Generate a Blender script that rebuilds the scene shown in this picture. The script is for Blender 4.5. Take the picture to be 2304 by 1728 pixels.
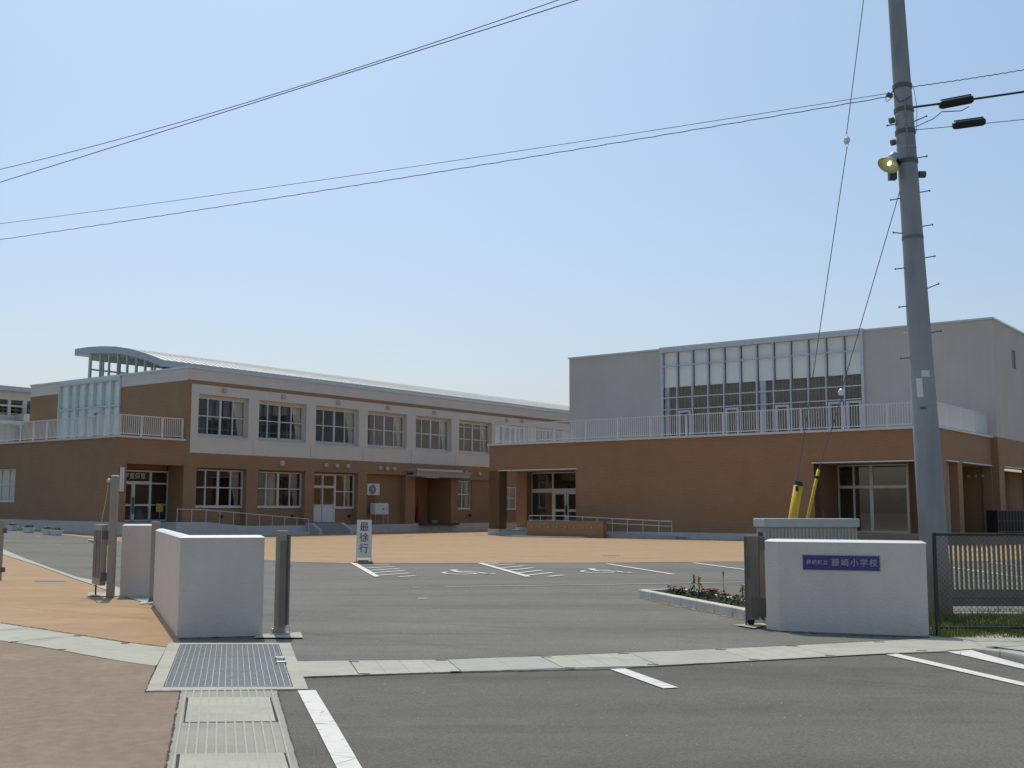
import bpy, bmesh, math, random
from math import sin, cos, radians, atan, pi, hypot
from mathutils import Vector, Matrix
random.seed(7)
for o in list(bpy.data.objects): bpy.data.objects.remove(o)
SC = bpy.context.scene
COL = SC.collection
# ------------------------------------------------------------------ camera, sky, sun
FPX, EYE = 2533.0, 1.5
PITCH, ROLL = atan(281.6/FPX), 0.0023
cam = bpy.data.cameras.new('camera'); camo = bpy.data.objects.new('camera', cam); COL.objects.link(camo)
cam.sensor_width = 36.0; cam.lens = 36.0*FPX/2304.0; cam.clip_end = 4000; cam.clip_start = 0.1
camo.location = (0, 0, EYE)
camo.rotation_euler = (Matrix.Rotation(pi/2+PITCH, 3, 'X') @ Matrix.Rotation(ROLL, 3, 'Z')).to_euler()
SC.camera = camo
SUN_EL, SUN_AZ = radians(60), radians(-15)          # azimuth measured from +Y towards +X
w = bpy.data.worlds.new('World'); SC.world = w; w.use_nodes = True
nt = w.node_tree; nt.nodes.clear()
bg = nt.nodes.new('ShaderNodeBackground'); wo = nt.nodes.new('ShaderNodeOutputWorld'); sk = nt.nodes.new('ShaderNodeTexSky')
sk.sky_type = 'NISHITA'; sk.sun_disc = False; sk.sun_elevation = SUN_EL; sk.sun_rotation = SUN_AZ
sk.altitude = 0; sk.air_density = 1.3; sk.dust_density = 2.0; sk.ozone_density = 4.5
tcw = nt.nodes.new('ShaderNodeTexCoord'); sz = nt.nodes.new('ShaderNodeSeparateXYZ'); hz = nt.nodes.new('ShaderNodeValToRGB'); hm = nt.nodes.new('ShaderNodeMix')
hz.color_ramp.elements[0].position = .10; hz.color_ramp.elements[0].color = (.975, .925, .955, 1); hz.color_ramp.elements[1].position = .42; hz.color_ramp.elements[1].color = (1.0, 1.03, .965, 1)   # colour tint laid over the sky by height, less green low down
hm.data_type = 'RGBA'; hm.blend_type = 'MULTIPLY'; hm.inputs['Factor'].default_value = 1.0
nt.links.new(tcw.outputs['Generated'], sz.inputs[0]); nt.links.new(sz.outputs[2], hz.inputs[0]); nt.links.new(sk.outputs[0], hm.inputs['A']); nt.links.new(hz.outputs[0], hm.inputs['B'])
nt.links.new(hm.outputs['Result'], bg.inputs[0]); nt.links.new(bg.outputs[0], wo.inputs[0]); bg.inputs[1].default_value = 0.128
sl = bpy.data.lights.new('sun', 'SUN'); sl.energy = 2.6; sl.angle = radians(0.55); sl.color = (1.0, 0.93, 0.81)
so = bpy.data.objects.new('sun', sl); COL.objects.link(so)
sd = Vector((sin(SUN_AZ)*cos(SUN_EL), cos(SUN_AZ)*cos(SUN_EL), sin(SUN_EL)))
so.rotation_euler = sd.to_track_quat('Z', 'Y').to_euler(); so.location = sd*100
SC.view_settings.view_transform = 'Standard'; SC.view_settings.look = 'None'
SC.view_settings.exposure = 0.0; SC.view_settings.gamma = 1.0
SC.render.engine = 'CYCLES'
SC.cycles.use_denoising = True
SC.cycles.max_bounces = 8; SC.cycles.transparent_max_bounces = 16
# ------------------------------------------------------------------ surveying helpers
def gz(x, y):
    "height of the yard: it rises gently towards the far west corner"
    return max(0.0, min(.030*(-15-x), .030*(y-44), .5))
def ray(px, py):
    x = (px-1152)/FPX; y = -(py-864)/FPX; c, s = cos(ROLL), sin(ROLL)
    x, y = c*x-s*y, s*x+c*y
    return Vector((x, cos(PITCH)-y*sin(PITCH), sin(PITCH)+y*cos(PITCH)))
def gp(px, py, z=0.0):
    "point of the photograph measured back to the ground (or to height z)"
    d = ray(px, py); zz = z
    for _ in range(6):
        t = (zz-EYE)/d.z; x, y = d.x*t, d.y*t; zz = z+gz(x, y)
    return (x, y)
# ------------------------------------------------------------------ materials
MATS = {}
def mat(name, col, rough=.8, var=.06, scale=6.0, bump=0.0, metal=0.0, detail=4, spec=.3, col2=None, extra=None):
    if name in MATS: return MATS[name]
    m = bpy.data.materials.new(name); m.use_nodes = True; n = m.node_tree; L = n.links
    b = n.nodes['Principled BSDF']; b.inputs['Roughness'].default_value = rough; b.inputs['Metallic'].default_value = metal
    b.inputs['Specular IOR Level'].default_value = spec
    tc = n.nodes.new('ShaderNodeTexCoord'); nz = n.nodes.new('ShaderNodeTexNoise')
    nz.inputs['Scale'].default_value = scale; nz.inputs['Detail'].default_value = detail
    L.new(tc.outputs['Object'], nz.inputs['Vector'])
    r = n.nodes.new('ShaderNodeValToRGB')
    a = [max(0, c*(1-var)) for c in col]; c2 = [min(1, c*(1+var)) for c in (col2 or col)]
    r.color_ramp.elements[0].position = .3; r.color_ramp.elements[1].position = .7
    r.color_ramp.elements[0].color = (*a, 1); r.color_ramp.elements[1].color = (*c2, 1)
    L.new(nz.outputs['Fac'], r.inputs['Fac']); out = r.outputs['Color']
    if extra: out = extra(n, L, tc, out)
    L.new(out, b.inputs['Base Color'])
    if bump:
        bp = n.nodes.new('ShaderNodeBump'); bp.inputs['Strength'].default_value = bump; bp.inputs['Distance'].default_value = .02
        nb = n.nodes.new('ShaderNodeTexNoise'); nb.inputs['Scale'].default_value = scale*12; nb.inputs['Detail'].default_value = 3
        L.new(tc.outputs['Object'], nb.inputs['Vector']); L.new(nb.outputs['Fac'], bp.inputs['Height']); L.new(bp.outputs['Normal'], b.inputs['Normal'])
    MATS[name] = m; return m
def mixc(n, L, fac, a, bcol, mode='MIX'):
    x = n.nodes.new('ShaderNodeMix'); x.data_type = 'RGBA'; x.blend_type = mode
    if isinstance(fac, float): x.inputs['Factor'].default_value = fac
    else: L.new(fac, x.inputs['Factor'])
    L.new(a, x.inputs['A'])
    if isinstance(bcol, tuple): x.inputs['B'].default_value = (*bcol, 1)
    else: L.new(bcol, x.inputs['B'])
    return x.outputs['Result']
def noise_mask(n, L, tc, scale, lo, hi, detail=4, stretch=None, rot=0.0):
    src = tc.outputs['Object']
    if stretch:
        mp = n.nodes.new('ShaderNodeMapping'); mp.inputs['Scale'].default_value = stretch; mp.inputs['Rotation'].default_value = (0, 0, rot)
        L.new(src, mp.inputs['Vector']); src = mp.outputs['Vector']
    z = n.nodes.new('ShaderNodeTexNoise'); z.inputs['Scale'].default_value = scale; z.inputs['Detail'].default_value = detail
    L.new(src, z.inputs['Vector'])
    r = n.nodes.new('ShaderNodeMapRange'); r.inputs['From Min'].default_value = lo; r.inputs['From Max'].default_value = hi
    L.new(z.outputs['Fac'], r.inputs['Value']); return r.outputs['Result']
def tiles(bw, bh, mortar, offs=.5, dark=.8, msize=.012, tone=.10):
    "tiling that follows upright walls whichever way they face"
    def f(n, L, tc, out):
        sx = n.nodes.new('ShaderNodeSeparateXYZ'); L.new(tc.outputs['Object'], sx.inputs[0])
        ad = n.nodes.new('ShaderNodeMath'); ad.operation = 'ADD'; L.new(sx.outputs[0], ad.inputs[0]); L.new(sx.outputs[1], ad.inputs[1])
        cb = n.nodes.new('ShaderNodeCombineXYZ'); L.new(ad.outputs[0], cb.inputs[0]); L.new(sx.outputs[2], cb.inputs[1])
        bt = n.nodes.new('ShaderNodeTexBrick'); bt.offset = offs; L.new(cb.outputs[0], bt.inputs['Vector'])
        bt.inputs['Scale'].default_value = 1; bt.inputs['Brick Width'].default_value = bw; bt.inputs['Row Height'].default_value = bh
        bt.inputs['Mortar Size'].default_value = msize; bt.inputs['Color1'].default_value = (1-tone, 1-tone, 1-tone, 1); bt.inputs['Color2'].default_value = (1, 1, 1, 1)
        bt.inputs['Mortar'].default_value = (mortar, mortar, mortar, 1)
        v = mixc(n, L, 1.0, out, bt.outputs['Color'], 'MULTIPLY')
        s = noise_mask(n, L, tc, .35, .35, .7, 5)
        dk = n.nodes.new('ShaderNodeMapRange'); dk.inputs['To Min'].default_value = dark; dk.inputs['To Max'].default_value = 1.0; L.new(s, dk.inputs['Value'])
        return mixc(n, L, 1.0, v, dk.outputs['Result'], 'MULTIPLY')
    return f
def asphalt_x(speck, stain_dir):
    def f(n, L, tc, out):
        g = n.nodes.new('ShaderNodeTexVoronoi'); g.inputs['Scale'].default_value = 70; L.new(tc.outputs['Object'], g.inputs['Vector'])
        lt = n.nodes.new('ShaderNodeMapRange'); lt.inputs['From Min'].default_value = .0; lt.inputs['From Max'].default_value = .6
        lt.inputs['To Min'].default_value = 1.22; lt.inputs['To Max'].default_value = .80; L.new(g.outputs['Distance'], lt.inputs['Value'])
        v = mixc(n, L, 1.0, out, lt.outputs['Result'], 'MULTIPLY')
        s = noise_mask(n, L, tc, 1.0, .46, .66, 6, (.13, .8, 1), stain_dir)
        v = mixc(n, L, s, v, mixc(n, L, 1.0, v, (.80, .80, .81), 'MULTIPLY'))
        s = noise_mask(n, L, tc, 1.7, .56, .66, 6, (.10, 1.3, 1), stain_dir+.25)
        v = mixc(n, L, s, v, mixc(n, L, 1.0, v, (.86, .86, .87), 'MULTIPLY'))
        s = noise_mask(n, L, tc, 5.5, .58, .72, 3)
        v = mixc(n, L, s, v, mixc(n, L, 1.0, v, (1.10, 1.09, 1.06), 'MULTIPLY'))
        s = noise_mask(n, L, tc, .45, .52, .75, 6)
        v = mixc(n, L, s, v, mixc(n, L, 1.0, v, (1.15, 1.15, 1.13), 'MULTIPLY'))
        gn = noise_mask(n, L, tc, 34, .30, .70, 2); gr = n.nodes.new('ShaderNodeMapRange'); gr.inputs['To Min'].default_value = .88; gr.inputs['To Max'].default_value = 1.12; L.new(gn, gr.inputs['Value']); v = mixc(n, L, 1.0, v, gr.outputs['Result'], 'MULTIPLY')
        vv = n.nodes.new('ShaderNodeTexVoronoi'); vv.inputs['Scale'].default_value = 26; L.new(tc.outputs['Object'], vv.inputs['Vector'])
        sp = n.nodes.new('ShaderNodeSeparateColor'); L.new(vv.outputs['Color'], sp.inputs[0])
        a = n.nodes.new('ShaderNodeMath'); a.operation = 'GREATER_THAN'; a.inputs[1].default_value = .9965; L.new(sp.outputs[0], a.inputs[0])
        c = n.nodes.new('ShaderNodeMath'); c.operation = 'LESS_THAN'; c.inputs[1].default_value = .16; L.new(vv.outputs['Distance'], c.inputs[0])
        e = n.nodes.new('ShaderNodeMath'); e.operation = 'MULTIPLY'; L.new(a.outputs[0], e.inputs[0]); L.new(c.outputs[0], e.inputs[1])
        return mixc(n, L, e.outputs[0], v, (speck, speck, speck))  # pale grains, with their sun glints painted into the colour as specks
    return f
def patchy(tint, scale=.6, lo=.5, hi=.7, stretch=None):
    def f(n, L, tc, out):
        s = noise_mask(n, L, tc, scale, lo, hi, 6, stretch)
        return mixc(n, L, s, out, mixc(n, L, 1.0, out, tint, 'MULTIPLY'))
    return f
def worn(n, L, tc, out):
    s = noise_mask(n, L, tc, 22, .66, .72, 6); v = mixc(n, L, s, out, (.42, .42, .40))
    s = noise_mask(n, L, tc, 3.0, .55, .8, 5); v = mixc(n, L, s, v, mixc(n, L, 1.0, v, (.84, .84, .82), 'MULTIPLY'))
    w_ = n.nodes.new('ShaderNodeTexVoronoi'); w_.feature = 'DISTANCE_TO_EDGE'; w_.inputs['Scale'].default_value = 2.6; mp = n.nodes.new('ShaderNodeMapping'); mp.inputs['Scale'].default_value = (.5, 1.6, 1)
    L.new(tc.outputs['Object'], mp.inputs['Vector']); L.new(mp.outputs['Vector'], w_.inputs['Vector'])
    c = n.nodes.new('ShaderNodeMath'); c.operation = 'LESS_THAN'; c.inputs[1].default_value = .009; L.new(w_.outputs['Distance'], c.inputs[0])
    return mixc(n, L, c.outputs[0], v, (.40, .40, .38))
def streaks(n, L, tc, out):
    s = noise_mask(n, L, tc, 2.2, .5, .72, 5, (3.0, 3.0, .35)); return mixc(n, L, s, out, mixc(n, L, 1.0, out, (.955, .955, .95), 'MULTIPLY'))
M_ASPH = mat('asphalt', (.205, .197, .170), .9, .05, 3, .5, extra=asphalt_x(.5, .5))
M_ROAD = mat('asphalt_road', (.160, .150, .126), .9, .07, 3, .6, extra=asphalt_x(.55, -.45))
M_ORANGE = mat('orange_resin', (.400, .265, .148), .9, .07, 2.5, .5, extra=patchy((1.14, 1.15, 1.17), .5, stretch=(.4, 1.6, 1)))
M_PINK = mat('pink_paving', (.325, .243, .178), .95, .10, 9, .8, extra=patchy((1.18, 1.2, 1.22), 1.1))
M_CONC = mat('pale_concrete', (.46, .45, .37), .85, .06, 5, .3, extra=patchy((.86, .86, .85), 1.6))
M_CONC2 = mat('grey_concrete', (.42, .415, .37), .85, .05, 5, .3, extra=patchy((.9, .9, .9), 1.2))
M_CONC3 = mat('old_concrete', (.355, .345, .29), .85, .06, 5, .3, extra=patchy((.86, .86, .85), 1.6))
M_PAINT = mat('road_paint', (.72, .71, .65), .7, .04, 12, .15, extra=worn)
M_FAINT = mat('faint_line', (.36, .355, .33), .8, .12, 8, .15)
M_JOINT = mat('joint', (.05, .05, .05), .9)
M_EARTH = mat('earth', (.16, .14, .09), .95, .2, 2, .4)
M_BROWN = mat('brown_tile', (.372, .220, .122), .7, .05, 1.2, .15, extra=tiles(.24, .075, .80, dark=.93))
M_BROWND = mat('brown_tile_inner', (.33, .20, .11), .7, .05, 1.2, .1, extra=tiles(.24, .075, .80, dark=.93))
M_PALE = mat('pale_render', (.66, .615, .555), .8, .03, 1.0, .12, extra=streaks)
M_GYM = mat('grey_panel', (.57, .525, .475), .7, .03, .8, .05, extra=tiles(1.02, 40.0, .90, offs=0.0, dark=.93, msize=.012, tone=.02))
M_PLINTH = mat('plinth', (.56, .555, .54), .8, .06, 2, .2, extra=streaks)
M_GWALL = mat('sprayed_wall', (.73, .635, .55), .85, .03, 3, .5, extra=streaks)
M_GWALL2 = mat('coping_flash', (.80, .80, .78), .5, .02, 3)
M_METAL = mat('silver_metal', (.60, .62, .64), .35, .03, 3, metal=.6, spec=.5)
M_ROOF = mat('roof_steel', (.90, .86, .78), .5, .04, 1.5, metal=.0, spec=.5)
M_FASC = mat('fascia_grey', (.46, .50, .54), .5, .03, 2, spec=.4)
M_ALU = mat('frame_alu', (.62, .63, .64), .4, .03, 3, metal=.25, spec=.5)
M_WHITE = mat('white_paint', (.66, .655, .64), .5, .02, 3)
M_CREAM = mat('curtain_cream', (.74, .68, .54), .9, .06, 3)
M_BEIGE = mat('curtain_beige', (.50, .46, .38), .9, .08, 3)
M_BLIND = mat('roller_blind', (.93, .93, .88), .8, .02, 3)
M_DRAPE = mat('drape_grey', (.27, .215, .16), .9, .15, 4)
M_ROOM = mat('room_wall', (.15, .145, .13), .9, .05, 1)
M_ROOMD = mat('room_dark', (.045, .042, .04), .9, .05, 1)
M_TAUPE = mat('taupe_steel', (.36, .30, .23), .5, .05, 4, spec=.5)
M_TAUPE2 = mat('taupe_steel_dark', (.14, .12, .11), .5, .06, 4, spec=.5)
M_DARK = mat('black_plastic', (.025, .027, .028), .5, .1, 4)
M_GREEN = mat('fence_green', (.022, .032, .028), .5, .1, 4, spec=.5)
M_GALV = mat('galvanised', (.42, .45, .47), .4, .08, 20, metal=.5, spec=.5)
M_GRATE = mat('grate_steel', (.23, .265, .27), .55, .12, 14, metal=.2, spec=.4)
M_POLE = mat('pole_concrete', (.37, .37, .365), .8, .06, 1.4, .25, extra=patchy((.76, .79, .84), 1.6, .46, .66, (1.6, 1.6, .45)))
M_CABLE = mat('cable', (.05, .055, .06), .6, .05, 3)
M_WIRE = mat('stay_wire', (.14, .15, .15), .5, .05, 3, metal=.4)
M_YEL = mat('yellow_guard', (.68, .43, .02), .5, .05, 4, spec=.4)
M_PORC = mat('porcelain', (.82, .83, .84), .2, .03, 3, spec=.6)
M_RED = mat('red_plastic', (.26, .015, .015), .5, .05, 4)
M_BLUE = mat('blue_drum', (.03, .12, .26), .5, .05, 4)
M_INDIGO = mat('indigo_plate', (.060, .042, .22), .35, .03, 3, spec=.5)
M_SILVT = mat('silver_letter', (.42, .40, .36), .5, .03, 3, metal=.2)
M_SIGNW = mat('sign_white', (.76, .76, .71), .45, .02, 3)
M_SIGNR = mat('sign_red', (.23, .015, .02), .6, .03, 3)
M_LETW = mat('letter_pale', (.55, .53, .45), .6, .03, 3)
M_SOIL = mat('soil', (.06, .04, .025), .95, .2, 12, .6)
M_LEAF = mat('leaf', (.06, .13, .03), .7, .3, 18)
M_GRASS = mat('grass_blade', (.08, .19, .02), .8, .35, 3, col2=(.23, .24, .07))
M_TURF = mat('turf', (.10, .13, .04), .95, .3, 8, .5, col2=(.20, .16, .09))
M_ROPE = mat('rope', (.50, .42, .28), .9, .05, 8)
M_PLANTER = mat('planter_white', (.66, .68, .70), .5, .04, 4)
M_REFL = mat('lamp_reflector', (.50, .47, .25), .3, .05, 4, spec=.5)
def flower(name, c): return mat('petal_'+name, c, .7, .15, 30)
def glass(name, tint, fmin=.04, rough=.015, gcol=(1, 1, 1)):
    m = bpy.data.materials.new(name); m.use_nodes = True; n = m.node_tree; L = n.links
    n.nodes.remove(n.nodes['Principled BSDF']); o = n.nodes['Material Output']
    t = n.nodes.new('ShaderNodeBsdfTransparent'); t.inputs[0].default_value = (*tint, 1)
    g = n.nodes.new('ShaderNodeBsdfGlossy'); g.inputs['Roughness'].default_value = rough; g.inputs[0].default_value = (*gcol, 1)
    f = n.nodes.new('ShaderNodeFresnel'); f.inputs[0].default_value = 1.52
    ge = n.nodes.new('ShaderNodeNewGeometry'); mr = n.nodes.new('ShaderNodeMapRange'); mr.inputs['To Min'].default_value = 1.52; mr.inputs['To Max'].default_value = 1/1.52
    L.new(ge.outputs['Backfacing'], mr.inputs['Value']); L.new(mr.outputs['Result'], f.inputs[0])
    a = n.nodes.new('ShaderNodeMath'); a.operation = 'ADD'; a.inputs[1].default_value = fmin; L.new(f.outputs[0], a.inputs[0])
    nz = n.nodes.new('ShaderNodeTexNoise'); nz.inputs['Scale'].default_value = .7; b = n.nodes.new('ShaderNodeBump'); b.inputs['Strength'].default_value = .03
    L.new(nz.outputs[0], b.inputs['Height']); L.new(b.outputs[0], g.inputs['Normal'])
    x = n.nodes.new('ShaderNodeMixShader'); L.new(a.outputs[0], x.inputs[0]); L.new(t.outputs[0], x.inputs[1]); L.new(g.outputs[0], x.inputs[2])
    L.new(x.outputs[0], o.inputs[0]); return m
M_GLASS = glass('window_glass', (.84, .87, .85), .115)
M_GLASSC = glass('clear_glass', (.97, .98, .98), .0)
def emit(name, c, s):
    m = bpy.data.materials.new(name); m.use_nodes = True; n = m.node_tree; b = n.nodes['Principled BSDF']
    b.inputs['Emission Color'].default_value = (*c, 1); b.inputs['Emission Strength'].default_value = s; return m
# ------------------------------------------------------------------ mesh helper
class MB:
    def __init__(s): s.v = []; s.f = []
    def poly(s, pts):
        k = len(s.v); s.v += [tuple(p) for p in pts]; s.f.append(tuple(range(k, k+len(pts)))); return s
    def box(s, x0, x1, y0, y1, z0, z1):
        if x0 > x1: x0, x1 = x1, x0
        if y0 > y1: y0, y1 = y1, y0
        if z0 > z1: z0, z1 = z1, z0
        k = len(s.v)
        s.v += [(x0,y0,z0),(x1,y0,z0),(x1,y1,z0),(x0,y1,z0),(x0,y0,z1),(x1,y0,z1),(x1,y1,z1),(x0,y1,z1)]
        s.f += [tuple(k+i for i in q) for q in ((0,3,2,1),(4,5,6,7),(0,1,5,4),(1,2,6,5),(2,3,7,6),(3,0,4,7))]; return s
    def hexa(s, p):
        k = len(s.v); s.v += [tuple(q) for q in p]
        s.f += [tuple(k+i for i in q) for q in ((0,3,2,1),(4,5,6,7),(0,1,5,4),(1,2,6,5),(2,3,7,6),(3,0,4,7))]; return s
    def prism(s, pts, z0, z1):
        "pts: xy polygon; z0,z1 numbers"
        n = len(pts); k = len(s.v)
        s.v += [(p[0], p[1], z0) for p in pts] + [(p[0], p[1], z1) for p in pts]
        s.f.append(tuple(k+n-1-i for i in range(n))); s.f.append(tuple(k+n+i for i in range(n)))
        for i in range(n): j = (i+1) % n; s.f.append((k+i, k+j, k+n+j, k+n+i))
        return s
    def extr(s, pts, d):
        n = len(pts); k = len(s.v); d = Vector(d)
        s.v += [tuple(p) for p in pts] + [tuple(Vector(p)+d) for p in pts]
        s.f.append(tuple(k+n-1-i for i in range(n))); s.f.append(tuple(k+n+i for i in range(n)))
        for i in range(n): j = (i+1) % n; s.f.append((k+i, k+j, k+n+j, k+n+i))
        return s
    def tube(s, pts, r, n=8, caps=True):
        pts = [Vector(p) for p in pts]; rr = r if isinstance(r, (list, tuple)) else [r]*len(pts); k = len(s.v)
        up = None
        for i, p in enumerate(pts):
            a = pts[max(i-1, 0)]; b = pts[min(i+1, len(pts)-1)]; t = (b-a).normalized()
            if up is None: up = Vector((0, 0, 1)) if abs(t.z) < .9 else Vector((1, 0, 0))
            e = t.cross(up).normalized(); g = e.cross(t).normalized(); up = g
            for j in range(n):
                q = p + (e*cos(2*pi*j/n) + g*sin(2*pi*j/n))*rr[i]; s.v.append(tuple(q))
        for i in range(len(pts)-1):
            for j in range(n):
                a = k+i*n+j; b = k+i*n+(j+1) % n; s.f.append((a, b, b+n, a+n))
        if caps: s.f.append(tuple(k+n-1-j for j in range(n))); s.f.append(tuple(k+(len(pts)-1)*n+j for j in range(n)))
        return s
    def lathe(s, prof, c, axis=(0,0,1), n=20):
        ax = Vector(axis).normalized(); h = Vector((0,0,1)) if abs(ax.z) < .9 else Vector((1,0,0)); e = ax.cross(h).normalized(); g = ax.cross(e); c = Vector(c); k = len(s.v)
        for (r, z) in prof:
            for j in range(n): s.v.append(tuple(c + ax*z + (e*cos(2*pi*j/n)+g*sin(2*pi*j/n))*r))
        for i in range(len(prof)-1):
            for j in range(n): a = k+i*n+j; b = k+i*n+(j+1) % n; s.f.append((a, b, b+n, a+n))
        return s
    def build(s, name, m, parent=None, smooth=False, bevel=0, loc=None):
        me = bpy.data.meshes.new(name); me.from_pydata(s.v, [], s.f); me.update()
        bm = bmesh.new(); bm.from_mesh(me); bmesh.ops.recalc_face_normals(bm, faces=bm.faces); bm.to_mesh(me); bm.free()
        if smooth:
            for p in me.polygons: p.use_smooth = True
        o = bpy.data.objects.new(name, me); COL.objects.link(o); me.materials.append(m)
        if parent: o.parent = parent
        if loc: o.location = loc
        if bevel:
            b = o.modifiers.new('b', 'BEVEL'); b.width = bevel; b.segments = 2; b.limit_method = 'ANGLE'
        return o
def tag(o, label, cat, group=None):
    o['label'] = label; o['category'] = cat
    if group: o['group'] = group
    return o
def lab(o, label): o['label'] = label; return o
def thing(name, label, cat, loc=(0,0,0), rz=0, group=None):
    o = bpy.data.objects.new(name, None); COL.objects.link(o); o.empty_display_size = .3
    o.location = loc; o.rotation_euler = (0, 0, rz); return tag(o, label, cat, group)
def struct(o, kind='structure'): o['kind'] = kind; return o
def copy_tree(o, parent=None):
    c = o.copy(); COL.objects.link(c); c.parent = parent
    for ch in list(o.children): copy_tree(ch, c)
    return c
def text(s, name, m, size, parent, mw, ext=.004, vert=False, bold=0.0):
    cu = bpy.data.curves.new('t', 'FONT'); cu.body = '\n'.join(s) if vert else s; cu.size = size; cu.extrude = ext; cu.align_x = 'CENTER'; cu.align_y = 'CENTER'
    cu.offset = bold; cu.resolution_u = 3
    if vert: cu.space_line = .92
    o = bpy.data.objects.new('t', cu); COL.objects.link(o); dg = bpy.context.evaluated_depsgraph_get()
    me = bpy.data.meshes.new_from_object(o.evaluated_get(dg)); bpy.data.objects.remove(o)
    t = bpy.data.objects.new(name, me); COL.objects.link(t); me.materials.clear(); me.materials.append(m); t.parent = parent; t.matrix_local = mw; return t
# ------------------------------------------------------------------ ground
def sheet(name, pts, z, m, cut=True):
    me = bpy.data.meshes.new(name); me.from_pydata([(p[0], p[1], 0) for p in pts], [], [tuple(range(len(pts)))]); bm = bmesh.new(); bm.from_mesh(me)
    bmesh.ops.triangulate(bm, faces=bm.faces)
    for co, no in (((-15,0,0),(1,0,0)), ((0,44,0),(0,1,0)), ((-15,44,0),(1,1,0)), ((-15-.5/.03,0,0),(1,0,0)), ((0,44+.5/.03,0),(0,1,0))):
        bmesh.ops.bisect_plane(bm, geom=bm.verts[:]+bm.edges[:]+bm.faces[:], plane_co=co, plane_no=no)
    for v in bm.verts: v.co.z = z+gz(v.co.x, v.co.y)
    bmesh.ops.recalc_face_normals(bm, faces=bm.faces); bm.to_mesh(me); bm.free()
    me.materials.append(m); o = bpy.data.objects.new(name, me); COL.objects.link(o); return struct(o)
def P(*pp): return [gp(*p) for p in pp]
sheet('ground', [(-900,-300),(900,-300),(900,1500),(-900,1500)], -.03, M_EARTH)
sheet('asphalt_yard', [(-80,5),(60,5),(60,95),(-80,95)], 0, M_ASPH)
sheet('road', [(-30,-30),(60,-30)] + [(60,12.2),(6.4,12.2)] + P((2130,1466.7),(1981,1472.6),(1590,1494),(1371,1506),(1040,1513.4),(687,1525),(400,1530)) + [(-3,11),(-30,11)], .004, M_ROAD)
# far orange forecourt
sheet('orange_forecourt', P((4,1189),(135,1202.7),(204,1210),(268,1218),(440,1241),(595,1260),(660,1264.5),(760,1267),(1333,1266),(1390,1267),(1676,1263.7),(2304,1262)) + [(45,34),(45,90),(-60,90)], .006, M_ORANGE)
lw_fl, lw_fr, lw_bl = gp(398.6,1435.4), gp(590,1430.4), gp(344.4,1360.8)
# near orange apron, its pale edging and the curved gutter
sheet('orange_apron', P((-160,1218),(4,1247.5),(95,1277),(155,1299),(205,1316),(237,1328.6),(268,1341),(330,1359),(352,1370),(398.6,1435.4),(408,1451),(379.7,1450.5),(374.5,1458.5),(274.9,1446.5),(171.8,1430),(0,1403.6),(-200,1385)), .006, M_ORANGE)
sheet('edging', P((-160,1207),(4,1235),(58,1258),(115,1279),(175,1300),(208,1306),(268,1323.4),(340,1346),(330,1358.5),(268,1340.5),(237,1328),(205,1315.4),(155,1298.4),(95,1276.4),(4,1247),(-160,1217.5)), .012, M_CONC)
gut_up = [(-200,1385),(0,1403.6),(90,1417),(171.8,1430),(225,1438.5),(274.9,1446.5),(320,1452.5),(374.5,1458.5)]
gut_lo = [(352,1500.8),(290,1492),(240,1484),(189,1474.7),(130,1463.5),(70,1453.5),(0,1443),(-200,1420)]
sheet('curved_gutter', P(*gut_up, *gut_lo), .010, M_CONC)
sheet('pink_pavement', P(*[(x, y+.3) for x, y in gut_lo[::-1]]) + P((352,1501),(326.4,1560),(405.4,1557),(373.8,1728),(350,1850),(-900,1850),(-700,1440)), .008, M_PINK)
def strip_line(name, pts, wd, z, m):
    mb = MB()
    for (a, b) in zip(pts[:-1], pts[1:]):
        a = Vector(gp(*a)); b = Vector(gp(*b)); d = (b-a).normalized(); n = Vector((-d.y, d.x))*wd/2
        mb.poly([(*(p), z+gz(*p)) for p in (a-n, b-n, b+n, a+n)])
    return struct(mb.build(name, m))
strip_line('gutter_joint', [(0,1443),(70,1453.5),(130,1463.5),(189,1474.7),(240,1484)], .02, .013, M_CONC2)
strip_line('gutter_joint', [(0,1403.6),(90,1417),(171.8,1430),(225,1438.5),(274.9,1446.5),(374.5,1458.5)], .012, .013, M_JOINT)
mb = MB()
for (x, y) in ((31,1446.5),(174,1433),(139,1464),(282,1449.5)):
    for dx in (-9, 0): pass
    a = Vector(gp(x-8, y)); b = Vector(gp(x+8, y)); mb.box(a.x, b.x, a.y-.035, a.y+.035, .008, .0135)
struct(mb.build('lifting_slot', M_JOINT))
strip_line('gutter_joint', [(31,1446.5),(174,1433)], .012, .0132, M_JOINT)
strip_line('gutter_joint', [(-30,1425),(60,1414)], .012, .0132, M_JOINT)
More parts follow.
